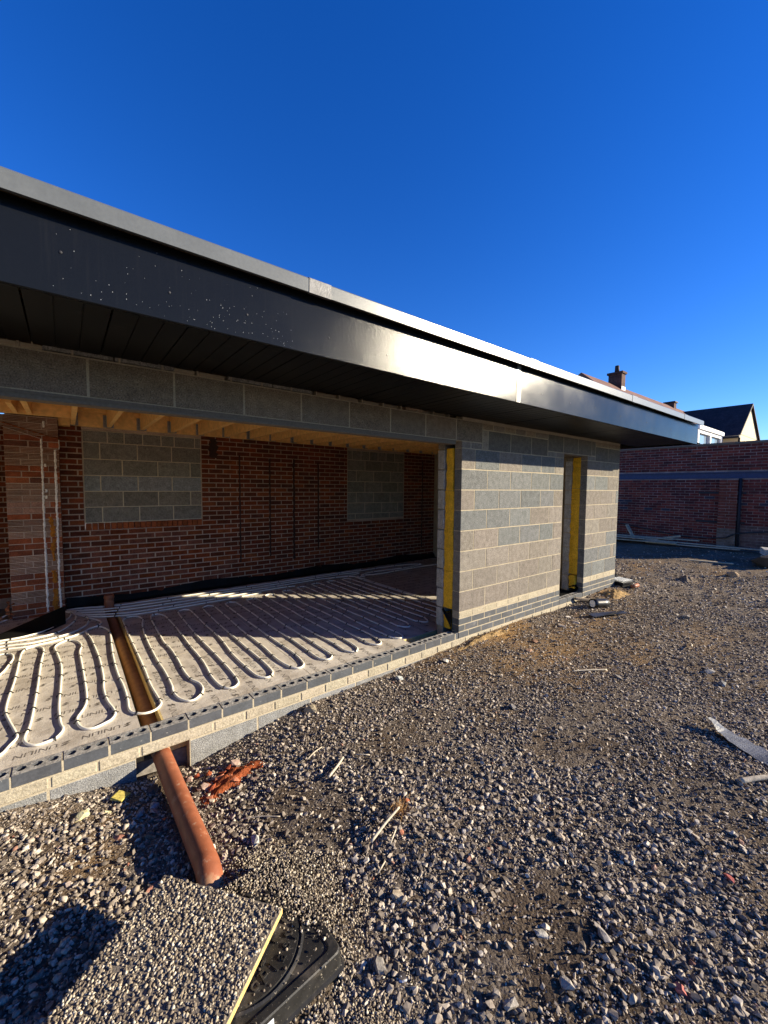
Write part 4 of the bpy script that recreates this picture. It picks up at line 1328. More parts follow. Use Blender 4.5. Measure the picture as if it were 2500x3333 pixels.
mound('brick_dust', -2.60, -0.40, 0.25, 0.12, 0.032, 'brick_dust', 'patch of red brick dust spread by the wall', 0.25, 3)
mound('sand_heap', 3.42, -0.23, 0.28, 0.16, 0.085, 'soil_heap', 'small heap of orange sand by the corner of the wall', -0.2, 2, 'thing')
mound('sand_spill', 0.35, -0.09, 0.6, 0.075, 0.028, 'soil_heap', 'strip of orange sand spilled along the brick plinth', 0.0, 4)
mound('soil_clod', 5.86, -0.53, 0.24, 0.15, 0.09, 'ground', 'brown clod of soil standing alone on the far gravel', 0.4, 6, 'thing')

# sticks
def stick(x0, y0, x1, y1, r, label, name='stick', z0=0.02, z1=0.02, material='stick', cat='stick'):
    a = Vector((x0, y0, gz(x0, y0) + z0)); b = Vector((x1, y1, gz(x1, y1) + z1))
    mid = (a + b) / 2 + Vector((random.uniform(-.006, .006), random.uniform(-.006, .006), .004))
    return tag(link(name, tube_mesh(name, catmull([a, mid, b], .02), lambda t: r * (1 - .25 * t), 7), material), label, cat)


stick(-2.213, -1.376, -2.005, -1.35, .008, 'straight pale stick lying against the straw tuft', z0=.02, z1=.06)
stick(-2.15, -0.85, -1.993, -0.771, .009, 'flat pale wood splinter on gravel in front of the wall')
stick(-2.177, -0.624, -2.048, -0.584, .004, 'thin pale twig between the brick dust and the wood splinter')
stick(-2.66, -0.80, -2.50, -0.93, .003, 'thin bent pale wire right of the drain pipe', z0=.03, z1=.03)
stick(-1.92, -0.80, -1.85, -0.87, .004, 'tiny pale twig right of the wood splinter')
stick(0.62, -1.30, 0.32, -1.12, .007, 'long thin pale stick on the gravel in front of the block wall')
stick(-2.28, -1.52, -2.22, -1.50, .004, 'short pale stalk in front of the straight stick')
stick(-2.15, -1.45, -2.08, -1.41, .005, 'short split straw stalk beside the straight stick')
stick(2.0, -1.6, 1.82, -1.65, .010, 'white plastic offcut standing on the far gravel', z1=.05)
stick(-0.32, -2.44, -0.10, -2.60, .016, 'pale wooden stake leaving the picture at the right edge', z0=.015, z1=.04, material='wood_grey').color = (0.55, 0.46, 0.33, 1)

# tuft of dry straw
bm = bmesh.new()
r = random.Random(5)
cx, cy = -1.985, -1.325
for _ in range(260):
    a = r.uniform(0, 6.28); rr = abs(r.gauss(0, .028))
    p = Vector((cx + math.cos(a) * rr * 1.5, cy + math.sin(a) * rr, gz(cx, cy) + r.uniform(0, .035)))
    d = Vector((r.gauss(.35, .6), r.gauss(-.2, .6), r.uniform(.1, .9))).normalized() * r.uniform(.02, .05)
    s = d.cross(Vector((r.random(), r.random(), r.random()))).normalized() * .0009
    v = [bm.verts.new(q) for q in (p - s, p + s, p + d + s * .4, p + d - s * .4)]
    bm.faces.new(v)
tag(link('straw_tuft', bm_mesh('straw_tuft', bm), 'straw'), 'tuft of brown dry straw on the gravel', 'straw tuft')

# bigger stones and brick bits in the gravel, each where the photograph has one
BIG = [(-2.268, -1.648, .07, (0.42, 0.34, 0.24), 'tan angular stone left of the gravel middle'), (-1.928, -2.136, .06, (0.38, 0.35, 0.30), 'smooth pale oval stone in the foreground gravel'),
       (-2.008, -2.276, .065, (0.36, 0.32, 0.27), 'whitish jagged stone near the bottom of the gravel'), (-2.489, -1.796, .08, (0.26, 0.235, 0.20), 'large grey stone right of the black drain cover'),
       (-2.443, -1.882, .04, (0.72, 0.70, 0.68), 'small bright white stone chip in front of the drain cover'), (0.555, -1.437, .10, (0.20, 0.18, 0.16), 'dark grey stone alone on the gravel before the block wall'),
       (0.72, -0.49, .085, (0.33, 0.19, 0.12), 'brown half brick on the sandy ground by the block wall'), (0.45, -0.585, .08, (0.36, 0.22, 0.14), 'tan brick bit beside the brown half brick'),
       (-0.624, -1.121, .085, (0.24, 0.22, 0.20), 'grey stone with dark shadow in the middle gravel'), (-0.42, -0.20, .10, (0.52, 0.47, 0.40), 'white mortar lump below the corner of the opening'),
       (-0.995, -0.16, .10, (0.40, 0.42, 0.40), 'greenish grey stone lying against the plinth'), (-1.88, -0.11, .13, (0.30, 0.25, 0.17), 'tan block of stone tucked under the plinth'),
       (1.90, -0.26, .11, (0.66, 0.60, 0.52), 'white flat chip of stone by the plinth left of the doorway'), (1.45, -0.42, .16, (0.30, 0.25, 0.21), 'flat brown slate piece on the ground left of the doorway'),
       (1.72, -0.46, .15, (0.40, 0.33, 0.27), 'broken tan slab piece beside the slate piece'), (2.386, -1.836, .10, (0.50, 0.44, 0.37), 'pale flat chip on the far right gravel'),
       (-1.081, -2.547, .05, (0.40, 0.12, 0.10), 'red stone chip near the right edge of the gravel'), (-1.72, -2.536, .05, (0.44, 0.15, 0.12), 'red brick crumb at the bottom right of the gravel'),
       (-1.90, -1.29, .055, (0.34, 0.12, 0.06), 'orange brick crumb right of the straw tuft'), (-2.06, -1.43, .04, (0.36, 0.15, 0.09), 'orange brick crumb touching the straight stick'),
       (3.1, -1.25, .14, (0.22, 0.20, 0.18), 'grey rubble lump on the far gravel before the added low wall'), (1.35, -1.9, .12, (0.27, 0.25, 0.23), 'grey stone behind the bent metal strip'),
       (1.15, -2.05, .10, (0.25, 0.24, 0.22), 'round grey stone right behind the bent metal strip'), (6.9, -1.0, .30, (0.34, 0.25, 0.16), 'broken tan brick at the shadow edge far right'),
       (-1.45, -1.95, .075, (0.34, 0.28, 0.22), 'tan stone right of the gravel middle'), (-1.32, -1.75, .07, (0.36, 0.33, 0.29), 'pale grey stone in the open gravel'),
       (-1.75, -2.30, .075, (0.30, 0.27, 0.24), 'grey wedge stone in the foreground gravel'), (-2.2, -2.18, .06, (0.33, 0.30, 0.26), 'grey pointed stone near the bottom edge')]
for k, (x_, y_, s, c, l) in enumerate(BIG):
    nm = 'brick_bit' if 'brick' in l else ('slab_piece' if 'slab' in l or 'slate' in l else 'stone')
    rock(nm, x_, y_, s, l, nm.replace('_', ' '), c, 300 + k, (1, .75, .5 if 'flat' not in l and 'slab' not in l else .18), sink=0.3)

# bent metal strip at the right
def ms(u, v):
    ax, ay = 0.245 - 0.26 * u, -2.165 - 0.52 * u
    w = (v - 0.5) * (0.55 + 0.55 * min(1, u * 4) - 0.2 * math.sin(u * 6 + v) ** 2) + .03 * math.sin(u * 31 + v * 9)
    xx, yy = ax - 0.125 * w, ay + 0.05 * w
    return (xx, yy, gz(ax, ay) + 0.026 + 0.045 * max(0, .18 - u) / .18 + 0.007 * math.sin(u * 7) + (v - .5) * 0.02 * math.cos(u * 4) + .004 * math.sin(u * 40 + v * 5))
tag(link('metal_strip', sheet_mesh('metal_strip', ms, 40, 8, 0.0015), 'zinc'), 'bent strip of grey sheet metal on the gravel at the right edge', 'metal strip')

# inspection cover, mostly under gravel
CCX, CCY = -2.885, -1.478
cover = tag(empty('drain_cover', (CCX, CCY, -0.20)), 'black plastic square inspection cover with round ribbed lid half buried in gravel', 'drain cover')
ca_ = math.radians(-142.5)
CUX, CUY = Vector((math.cos(ca_), math.sin(ca_), 0)), Vector((-math.sin(ca_), math.cos(ca_), 0))
# local frame: x along the board edge direction, y across
def frame_mesh():
    bm = bmesh.new()
    def rr(w, r, z, n=5):
        pts = []
        for cx_, cy_, a0 in ((w - r, w - r, 0), (-w + r, w - r, 90), (-w + r, -w + r, 180), (w - r, -w + r, 270)):
            for k in range(n + 1):
                a = math.radians(a0 + 90 * k / n)
                pts.append(bm.verts.new((cx_ + r * math.cos(a), cy_ + r * math.sin(a), z)))
        return pts
    rings = [rr(.250, .03, -.09), rr(.250, .03, -.040), rr(.278, .03, -.040), rr(.278, .03, -.033), rr(.268, .026, -.030), rr(.264, .026, .028), rr(.260, .026, .032), rr(.235, .026, .032), rr(.230, .026, .026)]
    for a, b in zip(rings, rings[1:]):
        for k in range(len(a)):
            bm.faces.new((a[k], a[(k + 1) % len(a)], b[(k + 1) % len(b)], b[k]))
    bm.faces.new(rings[-1])
    bmesh.ops.recalc_face_normals(bm, faces=bm.faces)
    return bm_mesh('cover_frame', bm)


rotc = (0.0, 0.0, math.radians(4.0))
link('cover_frame', frame_mesh(), 'cover_plastic', cover, (0, 0, 0.035), rotc)
bm = bmesh.new()
rings = []
for rad, zz in ((.222, .0), (.222, .006), (.214, .010), (.210, .003), (.203, .003), (.201, .010), (0.0001, .010)):
    rings.append([bm.verts.new((rad * math.cos(2 * math.pi * k / 48), rad * math.sin(2 * math.pi * k / 48), zz)) for k in range(48)])
for a, b in zip(rings, rings[1:]):
    for k in range(48):
        bm.faces.new((a[k], a[(k + 1) % 48], b[(k + 1) % 48], b[k]))
bmesh.ops.recalc_face_normals(bm, faces=bm.faces)
lid = link('lid', bm_mesh('lid', bm), 'cover_plastic', cover, (0, 0, 0.061), rotc)
# raised tread studs and raised lettering on the lid
STUD = bpy.data.meshes.new('tread_stud')
bm = bmesh.new(); bmesh.ops.create_cube(bm, size=1); bmesh.ops.scale(bm, vec=(.024, .010, .008), verts=bm.verts)
bmesh.ops.bevel(bm, geom=[e for e in bm.edges if abs(e.verts[0].co.z - e.verts[1].co.z) > .001], offset=.0035, segments=2, affect='EDGES'); bm.to_mesh(STUD); bm.free()
for i_ in range(-5, 6):
    for j_ in range(-5, 6):
        px, py = i_ * .042 + (.021 if j_ % 2 else 0), j_ * .038
        rad_ = math.hypot(px, py)
        if rad_ < .19 and not (.118 < rad_ < .182 and py < .02 and abs(math.degrees(math.atan2(px, -py))) < 62):
            link('tread_stud', STUD, 'cover_plastic', lid, (px, py, .013), (0, 0, .5 if (i_ + j_) % 2 else 2.1))
word = 'FloPlast'
for k_, ch_ in enumerate(word):
    fc = bpy.data.curves.new('raised_letter', 'FONT'); fc.body = ch_; fc.size = .062; fc.extrude = .004; fc.resolution_u = 2; fc.align_x = 'CENTER'
    tmp = bpy.data.objects.new('raised_letter', fc); COL.objects.link(tmp); bpy.context.view_layer.update()
    tm2 = bpy.data.meshes.new_from_object(tmp.evaluated_get(bpy.context.evaluated_depsgraph_get())); bpy.data.objects.remove(tmp)
    an_ = math.radians(-90 - 38 + k_ * 13.5)
    link('raised_letter', tm2, 'cover_plastic', lid, (.178 * math.cos(an_), .178 * math.sin(an_), .012), (0, 0, an_ + math.pi / 2))
link('barcode_label', box_mesh(.045, .02, .001, 0, 'lab'), 'white_paint', cover, (-0.02, -0.271, 0.045), (math.radians(84), 0, rotc[2]))

# pebble covered board
BZ = -0.088
BC0 = Vector((-3.08, -1.045, BZ))
ev = Vector((0.345, -0.443, 0)).normalized(); lv_ = Vector((-0.323, -0.27, 0)); lv_ = Vector((ev.y, -ev.x, 0)).normalized()
if lv_.x > 0: lv_ = -lv_
BW, BL, BT = 0.561, 0.95, 0.022
brd = tag(empty('pebbled_board', (BC0.x, BC0.y, BZ - BT)), 'chipboard sheet covered with small pebbles lying over the drain cover', 'board')
ctr = ev * BW / 2 + lv_ * BL / 2
rz = math.atan2(ev.y, ev.x)
link('sheet', box_mesh(BW, BL, BT, .001, 'brd'), 'osb', brd, (ctr.x, ctr.y, BT / 2), (0, 0, rz))
link('aggregate_bed', box_mesh(BW - .002, BL - .002, .004, .001, 'bed'), 'pvc_dusty', brd, (ctr.x, ctr.y, BT + .0015), (0, 0, rz)).data.materials[0] = mat('bedding_grit', (0.16, 0.135, 0.11), .95, [(200, .6, 1.4)], [], (150, .003))
# timber blocks that carry the far end of the board
piece('support', ctr.x * 1.55 - .1, ctr.x * 1.55 + .1, ctr.y * 1.55 - .05, ctr.y * 1.55 + .05, -0.11, -0.001, 'timber', brd, .002)

# gully hopper with grating by the corner
gul = tag(empty('drain_gully', (4.16, -0.03, gz(4.16, -0.1))), 'black drain gully with slotted grating at the corner of the wall', 'drain gully')
bm = bmesh.new()
add_box(bm, -.15, .15, -.15, .15, 0.075, 0.105)
add_box(bm, -.12, .12, -.12, .12, -.08, 0.075)
link('hopper', bm_mesh('hopper', bm), 'black_plastic', gul, (0, 0, 0), (0.05, -.02, -.25))
for k in range(9):
    link('grating_bar', box_mesh(.27, .012, .012, .002, 'gb'), 'galv', gul, (0.0 + (k - 4) * .03 * math.sin(.25), (k - 4) * .03 * math.cos(.25), 0.113), (0.05, -.02, -.25))
link('outlet', tube_mesh('outlet', [Vector((-.05, -.2, .03)), Vector((.13, -.22, .035))], .03, 14), 'pvc', gul)
# black plastic pipe offcut and flashing
o = tag(link('pipe_offcut', hollow_pipe('pipe_offcut', Vector((-.13, 0, 0)), Vector((.13, 0, 0)), .068, .006, 20, 4), 'black_plastic', None, (2.66, -0.33, gz(2.66, -.33) + .062), (0, 0.05, -.35)), 'short black pipe offcut lying by the doorway', 'pipe offcut')
link('end_plug', tube_mesh('end_plug', [Vector((-.125, 0, 0)), Vector((-.11, 0, 0))], .05, 16), 'white_paint', o)
tag(link('flashing_scrap', sheet_mesh('flashing_scrap', lambda u, v: (2.05 + .5 * u + .06 * v, -.40 - .17 * u - .16 * v, gz(2.3, -.5) + .025 + .035 * abs(u - .5) + .015 * math.sin(v * 6 + u * 4)), 14, 6, .003), 'black_plastic'), 'crumpled black plastic flashing scrap before the doorway', 'flashing scrap')
slab_thing('timber_offcut', 2.75, -0.13, .42, .05, .035, 'weathered timber offcut leaning on the sand heap', 'timber offcut', (0.20, 0.16, 0.12), 'wood_grey', (0, .12, -.5), .02)
slab_thing('concrete_block', 9.0, -1.30, .45, .40, .14, 'pale concrete block lit by sun at the far right edge', 'concrete block', (0.42, 0.40, 0.36), 'block', (0, 0, .3), .18)
rock('rubble_pile', 8.5, -1.3, .75, 'dark pile of rubble under the sunlit concrete block', 'rubble', (0.07, 0.06, 0.05), 401, (1, .8, .42), n=40)
rock('black_bag', 4.75, 0.35, .34, 'flat black plastic bag on gravel beyond the building corner', 'plastic bag', (0.012, 0.012, 0.012), 402, (1, .5, .22), material='black_sheet', n=40)

# ------------------------------------------------------------------ boundary wall
BX = 10.4
YE = -1.45  # unseen end of the tall wall, placed to set its shadow edge
wall = tag(empty('boundary_wall', (BX, 0, 0)), 'tall shaded red brick wall with a blue steel beam at the end of the yard', 'wall')
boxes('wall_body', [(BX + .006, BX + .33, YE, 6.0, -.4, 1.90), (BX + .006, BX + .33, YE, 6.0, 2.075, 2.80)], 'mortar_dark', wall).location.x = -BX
bm = bmesh.new()
add_box(bm, -.012, .32, YE, 6.0, 1.902, 1.925); add_box(bm, -.012, .32, YE, 6.0, 2.05, 2.073); add_box(bm, .02, .06, YE, 6.0, 1.925, 2.05)
link('steel_beam', bm_mesh('steel_beam', bm), 'steel_blue', wall)
boxes('coping', [(-.035, .36, YE - .02, 6.0, 2.801, 2.84)], 'lintel', wall)
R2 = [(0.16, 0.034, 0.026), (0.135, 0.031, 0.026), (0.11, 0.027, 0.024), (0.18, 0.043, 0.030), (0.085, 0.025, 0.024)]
cand2 = []
z = -0.15; k = 0
while z < 2.80:
    if not (1.84 < z < 2.07):
        yv = YE + (0.1125 if k % 2 else 0)
        while yv < 5.9:
            cand2.append((yv, yv + .225, z)); yv += .225
    z += .075 if not (1.84 < z + .075 < 2.07) else .2350
    k += 1
cand2.sort(key=lambda c: (abs(c[0] - 0.9) * 1.0 + (0.8 if c[2] < 0.3 else 0)))
seen2 = [c for c in cand2 if c[1] < 2.9]
sel2 = set(seen2[:235])
rv, rf, rc = [], [], []
for c in cand2:
    a, b, zz = c
    col = vary(random.choice(R2), .2)
    if 0.9 < zz < 1.4 and random.random() < .12: col = (0.05, 0.045, 0.06)
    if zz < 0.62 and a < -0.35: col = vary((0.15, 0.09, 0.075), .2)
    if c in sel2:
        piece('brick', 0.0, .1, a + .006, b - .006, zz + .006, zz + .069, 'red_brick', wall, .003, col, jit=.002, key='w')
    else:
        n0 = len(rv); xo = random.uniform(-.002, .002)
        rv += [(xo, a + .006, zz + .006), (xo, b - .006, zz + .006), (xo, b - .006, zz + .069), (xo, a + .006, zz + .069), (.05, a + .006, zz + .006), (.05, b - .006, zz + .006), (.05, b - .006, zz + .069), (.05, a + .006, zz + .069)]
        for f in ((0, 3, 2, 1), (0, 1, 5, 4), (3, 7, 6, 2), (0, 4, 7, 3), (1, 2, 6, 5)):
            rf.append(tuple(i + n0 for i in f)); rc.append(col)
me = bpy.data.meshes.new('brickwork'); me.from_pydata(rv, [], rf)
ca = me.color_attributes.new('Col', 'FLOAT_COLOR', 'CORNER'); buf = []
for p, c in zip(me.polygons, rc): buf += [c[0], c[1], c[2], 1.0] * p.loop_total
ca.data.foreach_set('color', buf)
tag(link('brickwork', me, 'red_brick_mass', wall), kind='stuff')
# pilaster, iron straps, downpipe
pil = boxes('pilaster', [(-.10, -.003, -.36, .02, -.3, 1.895)], 'mortar_dark', wall)
z = -.1; k = 0
while z < 1.82:
    for a, b in (((-.365, -.14), (-.14, .025)) if k % 2 else ((-.365, -.21), (-.21, .025))):
        piece('brick', -.108, -.02, a + .005, b - .005, z + .005, z + .07, 'red_brick', pil, .003, vary((0.16, 0.045, 0.030), .2) if z > .55 else vary((0.17, 0.12, 0.09), .15), jit=.002, key='p')
    z += .0755; k += 1
for y0_, y1_, zz in ((0.03, 0.48, 1.52), (0.03, 0.51, 0.74), (-0.52, -0.40, 1.52), (-0.52, -0.40, 0.74)):
    boxes('iron_strap', [(-.02, -.006, y0_, y1_, zz - .03, zz + .03)], 'rust', wall)
link('downpipe', tube_mesh('downpipe', [Vector((-.05, -.40, -.1)), Vector((-.05, -.40, 1.9))], .034, 12), 'rust', wall)
# unseen low wall, added to bound the shadow cast on the yard
low = tag(boxes('added_low_wall', [(BX + .01, BX + .3, -7.0, YE - .025, -.4, 0.78)], 'red_brick'), 'unseen low wall added past the tall wall to shade the yard', 'wall')
low.color = (0.14, 0.05, 0.035, 1)
# cable along the wall
cab = catmull([(BX - .03, 3.4, .62), (BX - .03, 2.56, .54), (BX - .04, 1.755, .42), (BX - .05, .74, .28), (BX - .13, -.1, .33), (BX - .13, -.38, .46), (BX - .05, -.97, .55), (BX - .04, -1.4, .5)], .05)
tag(link('cable', tube_mesh('cable', cab, .016, 8), 'black_plastic'), 'black cable slung along the shaded brick wall', 'cable')
# planks stacked loosely at its foot
PL = [((9.55, 2.9), (9.75, 0.75), .17, .10, 'wide grey plank at the front of the plank pile'), ((9.75, 3.2), (9.95, 1.25), .15, .13, 'grey plank second from the front of the pile'),
      ((9.9, 3.3), (10.0, 0.9), .14, .17, 'grey plank in the middle of the pile'), ((10.05, 3.0), (10.15, 0.35), .12, .16, 'grey plank along the back of the pile'),
      ((9.85, 1.6), (10.05, -0.95), .10, .10, 'long thin batten pointing right out of the pile'), ((9.75, 1.5), (9.9, -0.55), .09, .06, 'long thin batten lying in front of the pile'),
      ((9.62, 2.9), (9.7, 1.5), .20, .16, 'broad grey board on top of the pile'), ((8.0, 0.0), (8.25, -0.75), .06, .02, 'thin batten alone on the dark ground before the pile')]
for (xa, ya), (xb, yb), w, h, l in PL:
    L = math.hypot(xb - xa, yb - ya)
    cx_, cy_ = (xa + xb) / 2, (ya + yb) / 2
    o = link('plank', box_mesh(L, w, .026, .002, l), 'wood_grey', None, (cx_, cy_, gz(cx_, cy_) + h), (random.uniform(-.05, .05), random.uniform(-.015, .015), math.atan2(yb - ya, xb - xa)), vary((0.42, 0.36, 0.26), .12))
    tag(o, l, 'plank', 'planks by the brick wall')
for p, q, l in (((10.15, 1.95, .10), (10.28, 1.62 + .6, .50), 'short post leaning up against the wall from the pile'), ((10.0, 1.35, .16), (10.15, .78, .30), 'short post resting on the pile, tilted to the right')):
    p, q = Vector(p), Vector(q)
    o = link('post', box_mesh((q - p).length, .09, .05, .003, l), 'wood_grey', None, (p + q) / 2, (q - p).to_track_quat('X', 'Z').to_euler(), (0.38, 0.33, 0.24))
    tag(o, l, 'post', 'planks by the brick wall')

# ------------------------------------------------------------------ houses beyond
def prism(name, pts, faces, material, parent):
    me = bpy.data.meshes.new(name); me.from_pydata(pts, [], faces); me.update()
    return link(name, me, material, parent)


house = tag(empty('house', (20, 6, 0)), 'house with brown tiled roof and brick chimneys behind the flat roof', 'house')
ox, oy = 20, 6
boxes('wall', [(14.9 - ox, 25.6 - ox, 3.6 - oy, 8.6 - oy, -.2, 4.55)], 'render', house)
prism('roof', [(14.7 - ox, 6 - oy, 6.73), (30 - ox, 6 - oy, 6.73), (30 - ox, 3.2 - oy, 4.45), (13.9 - ox, 3.2 - oy, 4.45), (30 - ox, 9.0 - oy, 4.45), (13.9 - ox, 9.0 - oy, 4.45)],
      [(0, 3, 2, 1), (0, 1, 4, 5), (0, 5, 3)], 'brown_tile', house)
ch = boxes('chimney', [(18.0 - ox, 18.42 - ox, 5.64 - oy, 6.26 - oy, 6.2, 7.22)], 'chimney', house)
boxes('cap', [(17.95 - ox, 18.47 - ox, 5.58 - oy, 6.32 - oy, 7.222, 7.32)], 'chimney', ch)
link('pot', tube_mesh('pot', [Vector((18.2 - ox, 5.95 - oy, 7.32)), Vector((18.2 - ox, 5.95 - oy, 7.66))], lambda t: .11 - .015 * t, 12), 'dark_tile', ch)
boxes('flashing', [(17.99 - ox, 18.43 - ox, 5.625 - oy, 5.638 - oy, 6.36, 6.60)], 'lead', ch)
ch = boxes('chimney', [(25.85 - ox, 26.25 - ox, 5.75 - oy, 6.25 - oy, 6.3, 6.88)], 'chimney', house)
boxes('cap', [(25.78 - ox, 26.32 - ox, 5.68 - oy, 6.32 - oy, 6.882, 6.96)], 'dark_tile', ch)
wing = tag(empty('gabled_house', (27.35, 4, 0)), 'cream gabled house with dark tiled roof above the brick wall', 'house')
wx = 27.7
boxes('wall', [(25.4 - wx, 30.2 - wx, -1.5, 1.9, -.2, 4.62)], 'render', wing)
prism('gable', [(25.4 - wx, -1.5, 4.6), (30.2 - wx, -1.5, 4.6), (0, -1.5, 6.40), (25.4 - wx, -1.3, 4.6), (30.2 - wx, -1.3, 4.6), (0, -1.3, 6.40)], [(0, 1, 2), (3, 5, 4), (0, 2, 5, 3), (1, 4, 5, 2)], 'render', wing)
prism('roof', [(-2.62, -1.62, 4.50), (0, -1.62, 6.50), (0, 3, 6.50), (-2.62, 3, 4.50), (2.62, -1.62, 4.50), (2.62, 3, 4.50), (-2.62, -1.62, 4.40), (0, -1.62, 6.40), (2.62, -1.62, 4.40)],
      [(0, 1, 2, 3), (1, 4, 5, 2), (0, 6, 7, 1), (1, 7, 8, 4)], 'dark_tile', wing)
link('gutter', tube_mesh('gutter', [Vector((-2.66, -1.6, 4.42)), Vector((-2.66, 1.9, 4.42))], .07, 10), 'rust', wing)
link('downpipe', tube_mesh('downpipe', [Vector((-2.45, -1.56, 0)), Vector((-2.45, -1.56, 4.4))], .05, 10), 'rust', wing)
# white bay
bay = tag(empty('bay_window', (15.8, 1.5, 0)), 'white framed bay window with flat roof above the brick wall', 'bay window')
prof = [(-1.9, 0.0), (1.0, 0.0), (1.9, 1.1), (1.9, 2.6), (-1.9, 2.6)]
def ring_solid(name, prof, z0, z1, material, parent, grow=0.0):
    c = (0, 1.3)
    P = [(px + (grow if px > c[0] else -grow), py + (grow if py > c[1] else -grow)) for px, py in prof]
    n = len(P)
    return prism(name, [(p[0], p[1], z0) for p in P] + [(p[0], p[1], z1) for p in P], [tuple(range(n))[::-1], tuple(range(n, 2 * n))] + [(k, (k + 1) % n, (k + 1) % n + n, k + n) for k in range(n)], material, parent)


ring_solid('wall', prof, -.2, 2.3, 'render', bay)
ring_solid('roof', prof, 3.70, 3.83, 'white_paint', bay, .12)
ring_solid('roof_felt', prof, 3.832, 3.86, 'lintel', bay, .08)
ring_solid('glazing', [(p[0] * .97, p[1] + (.03 if p[1] < 1 else -.03)) for p in prof], 2.301, 3.698, 'glass', bay)
for (ax_, ay_), (bx_, by_), n in ((prof[0], prof[1], 2), (prof[1], prof[2], 2), (prof[2], prof[3], 2), (prof[4], prof[0], 3)):
    for k in range(n + 1):
        px, py = ax_ + (bx_ - ax_) * k / n, ay_ + (by_ - ay_) * k / n
        link('mullion', box_mesh(.13, .13, 1.39, 0, 'mul'), 'white_paint', bay, (px, py, 3.0), (0, 0, math.atan2(by_ - ay_, bx_ - ax_)))
    L = math.hypot(bx_ - ax_, by_ - ay_)
    for zz, hh in ((2.36, .12), (3.64, .11)):
        link('rail', box_mesh(L - .132, .11, hh, 0, 'rail%d' % n), 'white_paint', bay, ((ax_ + bx_) / 2, (ay_ + by_) / 2, zz), (0, 0, math.atan2(by_ - ay_, bx_ - ax_)))

# ------------------------------------------------------------------ gravel (uncountable): stones instanced on points
def stone_collection(name, material, n, rounded, seed):
    c = bpy.data.collections.new(name)
    for k in range(n):
        fl = [(1, .8, .6), (1, .65, .45), (1, .9, .75), (1, .5, .4)][k % 4]
        me = rock_mesh(name, 11 if not rounded else 18, seed + k, fl, rounded)
        me.materials.append(MAT[material])
        o = bpy.data.objects.new(name, me)
        c.objects.link(o)
    return c


def scatter(name, pts, scl, coll, label, parent=None, flat=0.35):
    n = len(pts)
    me = bpy.data.meshes.new(name)
    me.from_pydata([tuple(p) for p in pts], [], [])
    a = me.attributes.new('scl', 'FLOAT', 'POINT'); a.data.foreach_set('value', np.asarray(scl, np.float32))
    rot = np.stack([rng.normal(0, flat, n), rng.normal(0, flat, n), rng.uniform(0, 6.283, n)], -1).astype(np.float32)
    a = me.attributes.new('rot', 'FLOAT_VECTOR', 'POINT'); a.data.foreach_set('vector', rot.reshape(-1))
    a = me.attributes.new('idx', 'INT', 'POINT'); a.data.foreach_set('value', rng.integers(0, len(coll.objects), n).astype(np.int32))
    o = link(name, me, None, parent)
    ng = bpy.data.node_groups.new(name, 'GeometryNodeTree')
    ng.interface.new_socket('Geometry', in_out='INPUT', socket_type='NodeSocketGeometry')
    ng.interface.new_socket('Geometry', in_out='OUTPUT', socket_type='NodeSocketGeometry')
    gi, go = ng.nodes.new('NodeGroupInput'), ng.nodes.new('NodeGroupOutput')
    iop = ng.nodes.new('GeometryNodeInstanceOnPoints')
    ci = ng.nodes.new('GeometryNodeCollectionInfo')
    ci.inputs['Collection'].default_value = coll
    ci.inputs['Separate Children'].default_value = True
    ci.inputs['Reset Children'].default_value = True
    def na(nm, ty):
        q = ng.nodes.new('GeometryNodeInputNamedAttribute'); q.data_type = ty; q.inputs['Name'].default_value = nm
        return q.outputs['Attribute']
    er = ng.nodes.new('FunctionNodeEulerToRotation')
    ng.links.new(na('rot', 'FLOAT_VECTOR'), er.inputs[0])
    ng.links.new(gi.outputs[0], iop.inputs['Points'])
    ng.links.new(ci.outputs[0], iop.inputs['Instance'])
    iop.inputs['Pick Instance'].default_value = True
    ng.links.new(na('idx', 'INT'), iop.inputs['Instance Index'])
    ng.links.new(er.outputs[0], iop.inputs['Rotation'])
    ng.links.new(na('scl', 'FLOAT'), iop.inputs['Scale'])
    ng.links.new(iop.outputs[0], go.inputs[0])
    md = o.modifiers.new('scatter', 'NODES')
    md.node_group = ng
    return tag(o, label, kind='stuff')


STONES = stone_collection('gravel_stone', 'stone', 12, False, 500)
ROUND = stone_collection('river_pebble', 'stone', 8, True, 700)
PEBBLES = stone_collection('pea_pebble', 'pebble', 8, True, 600)

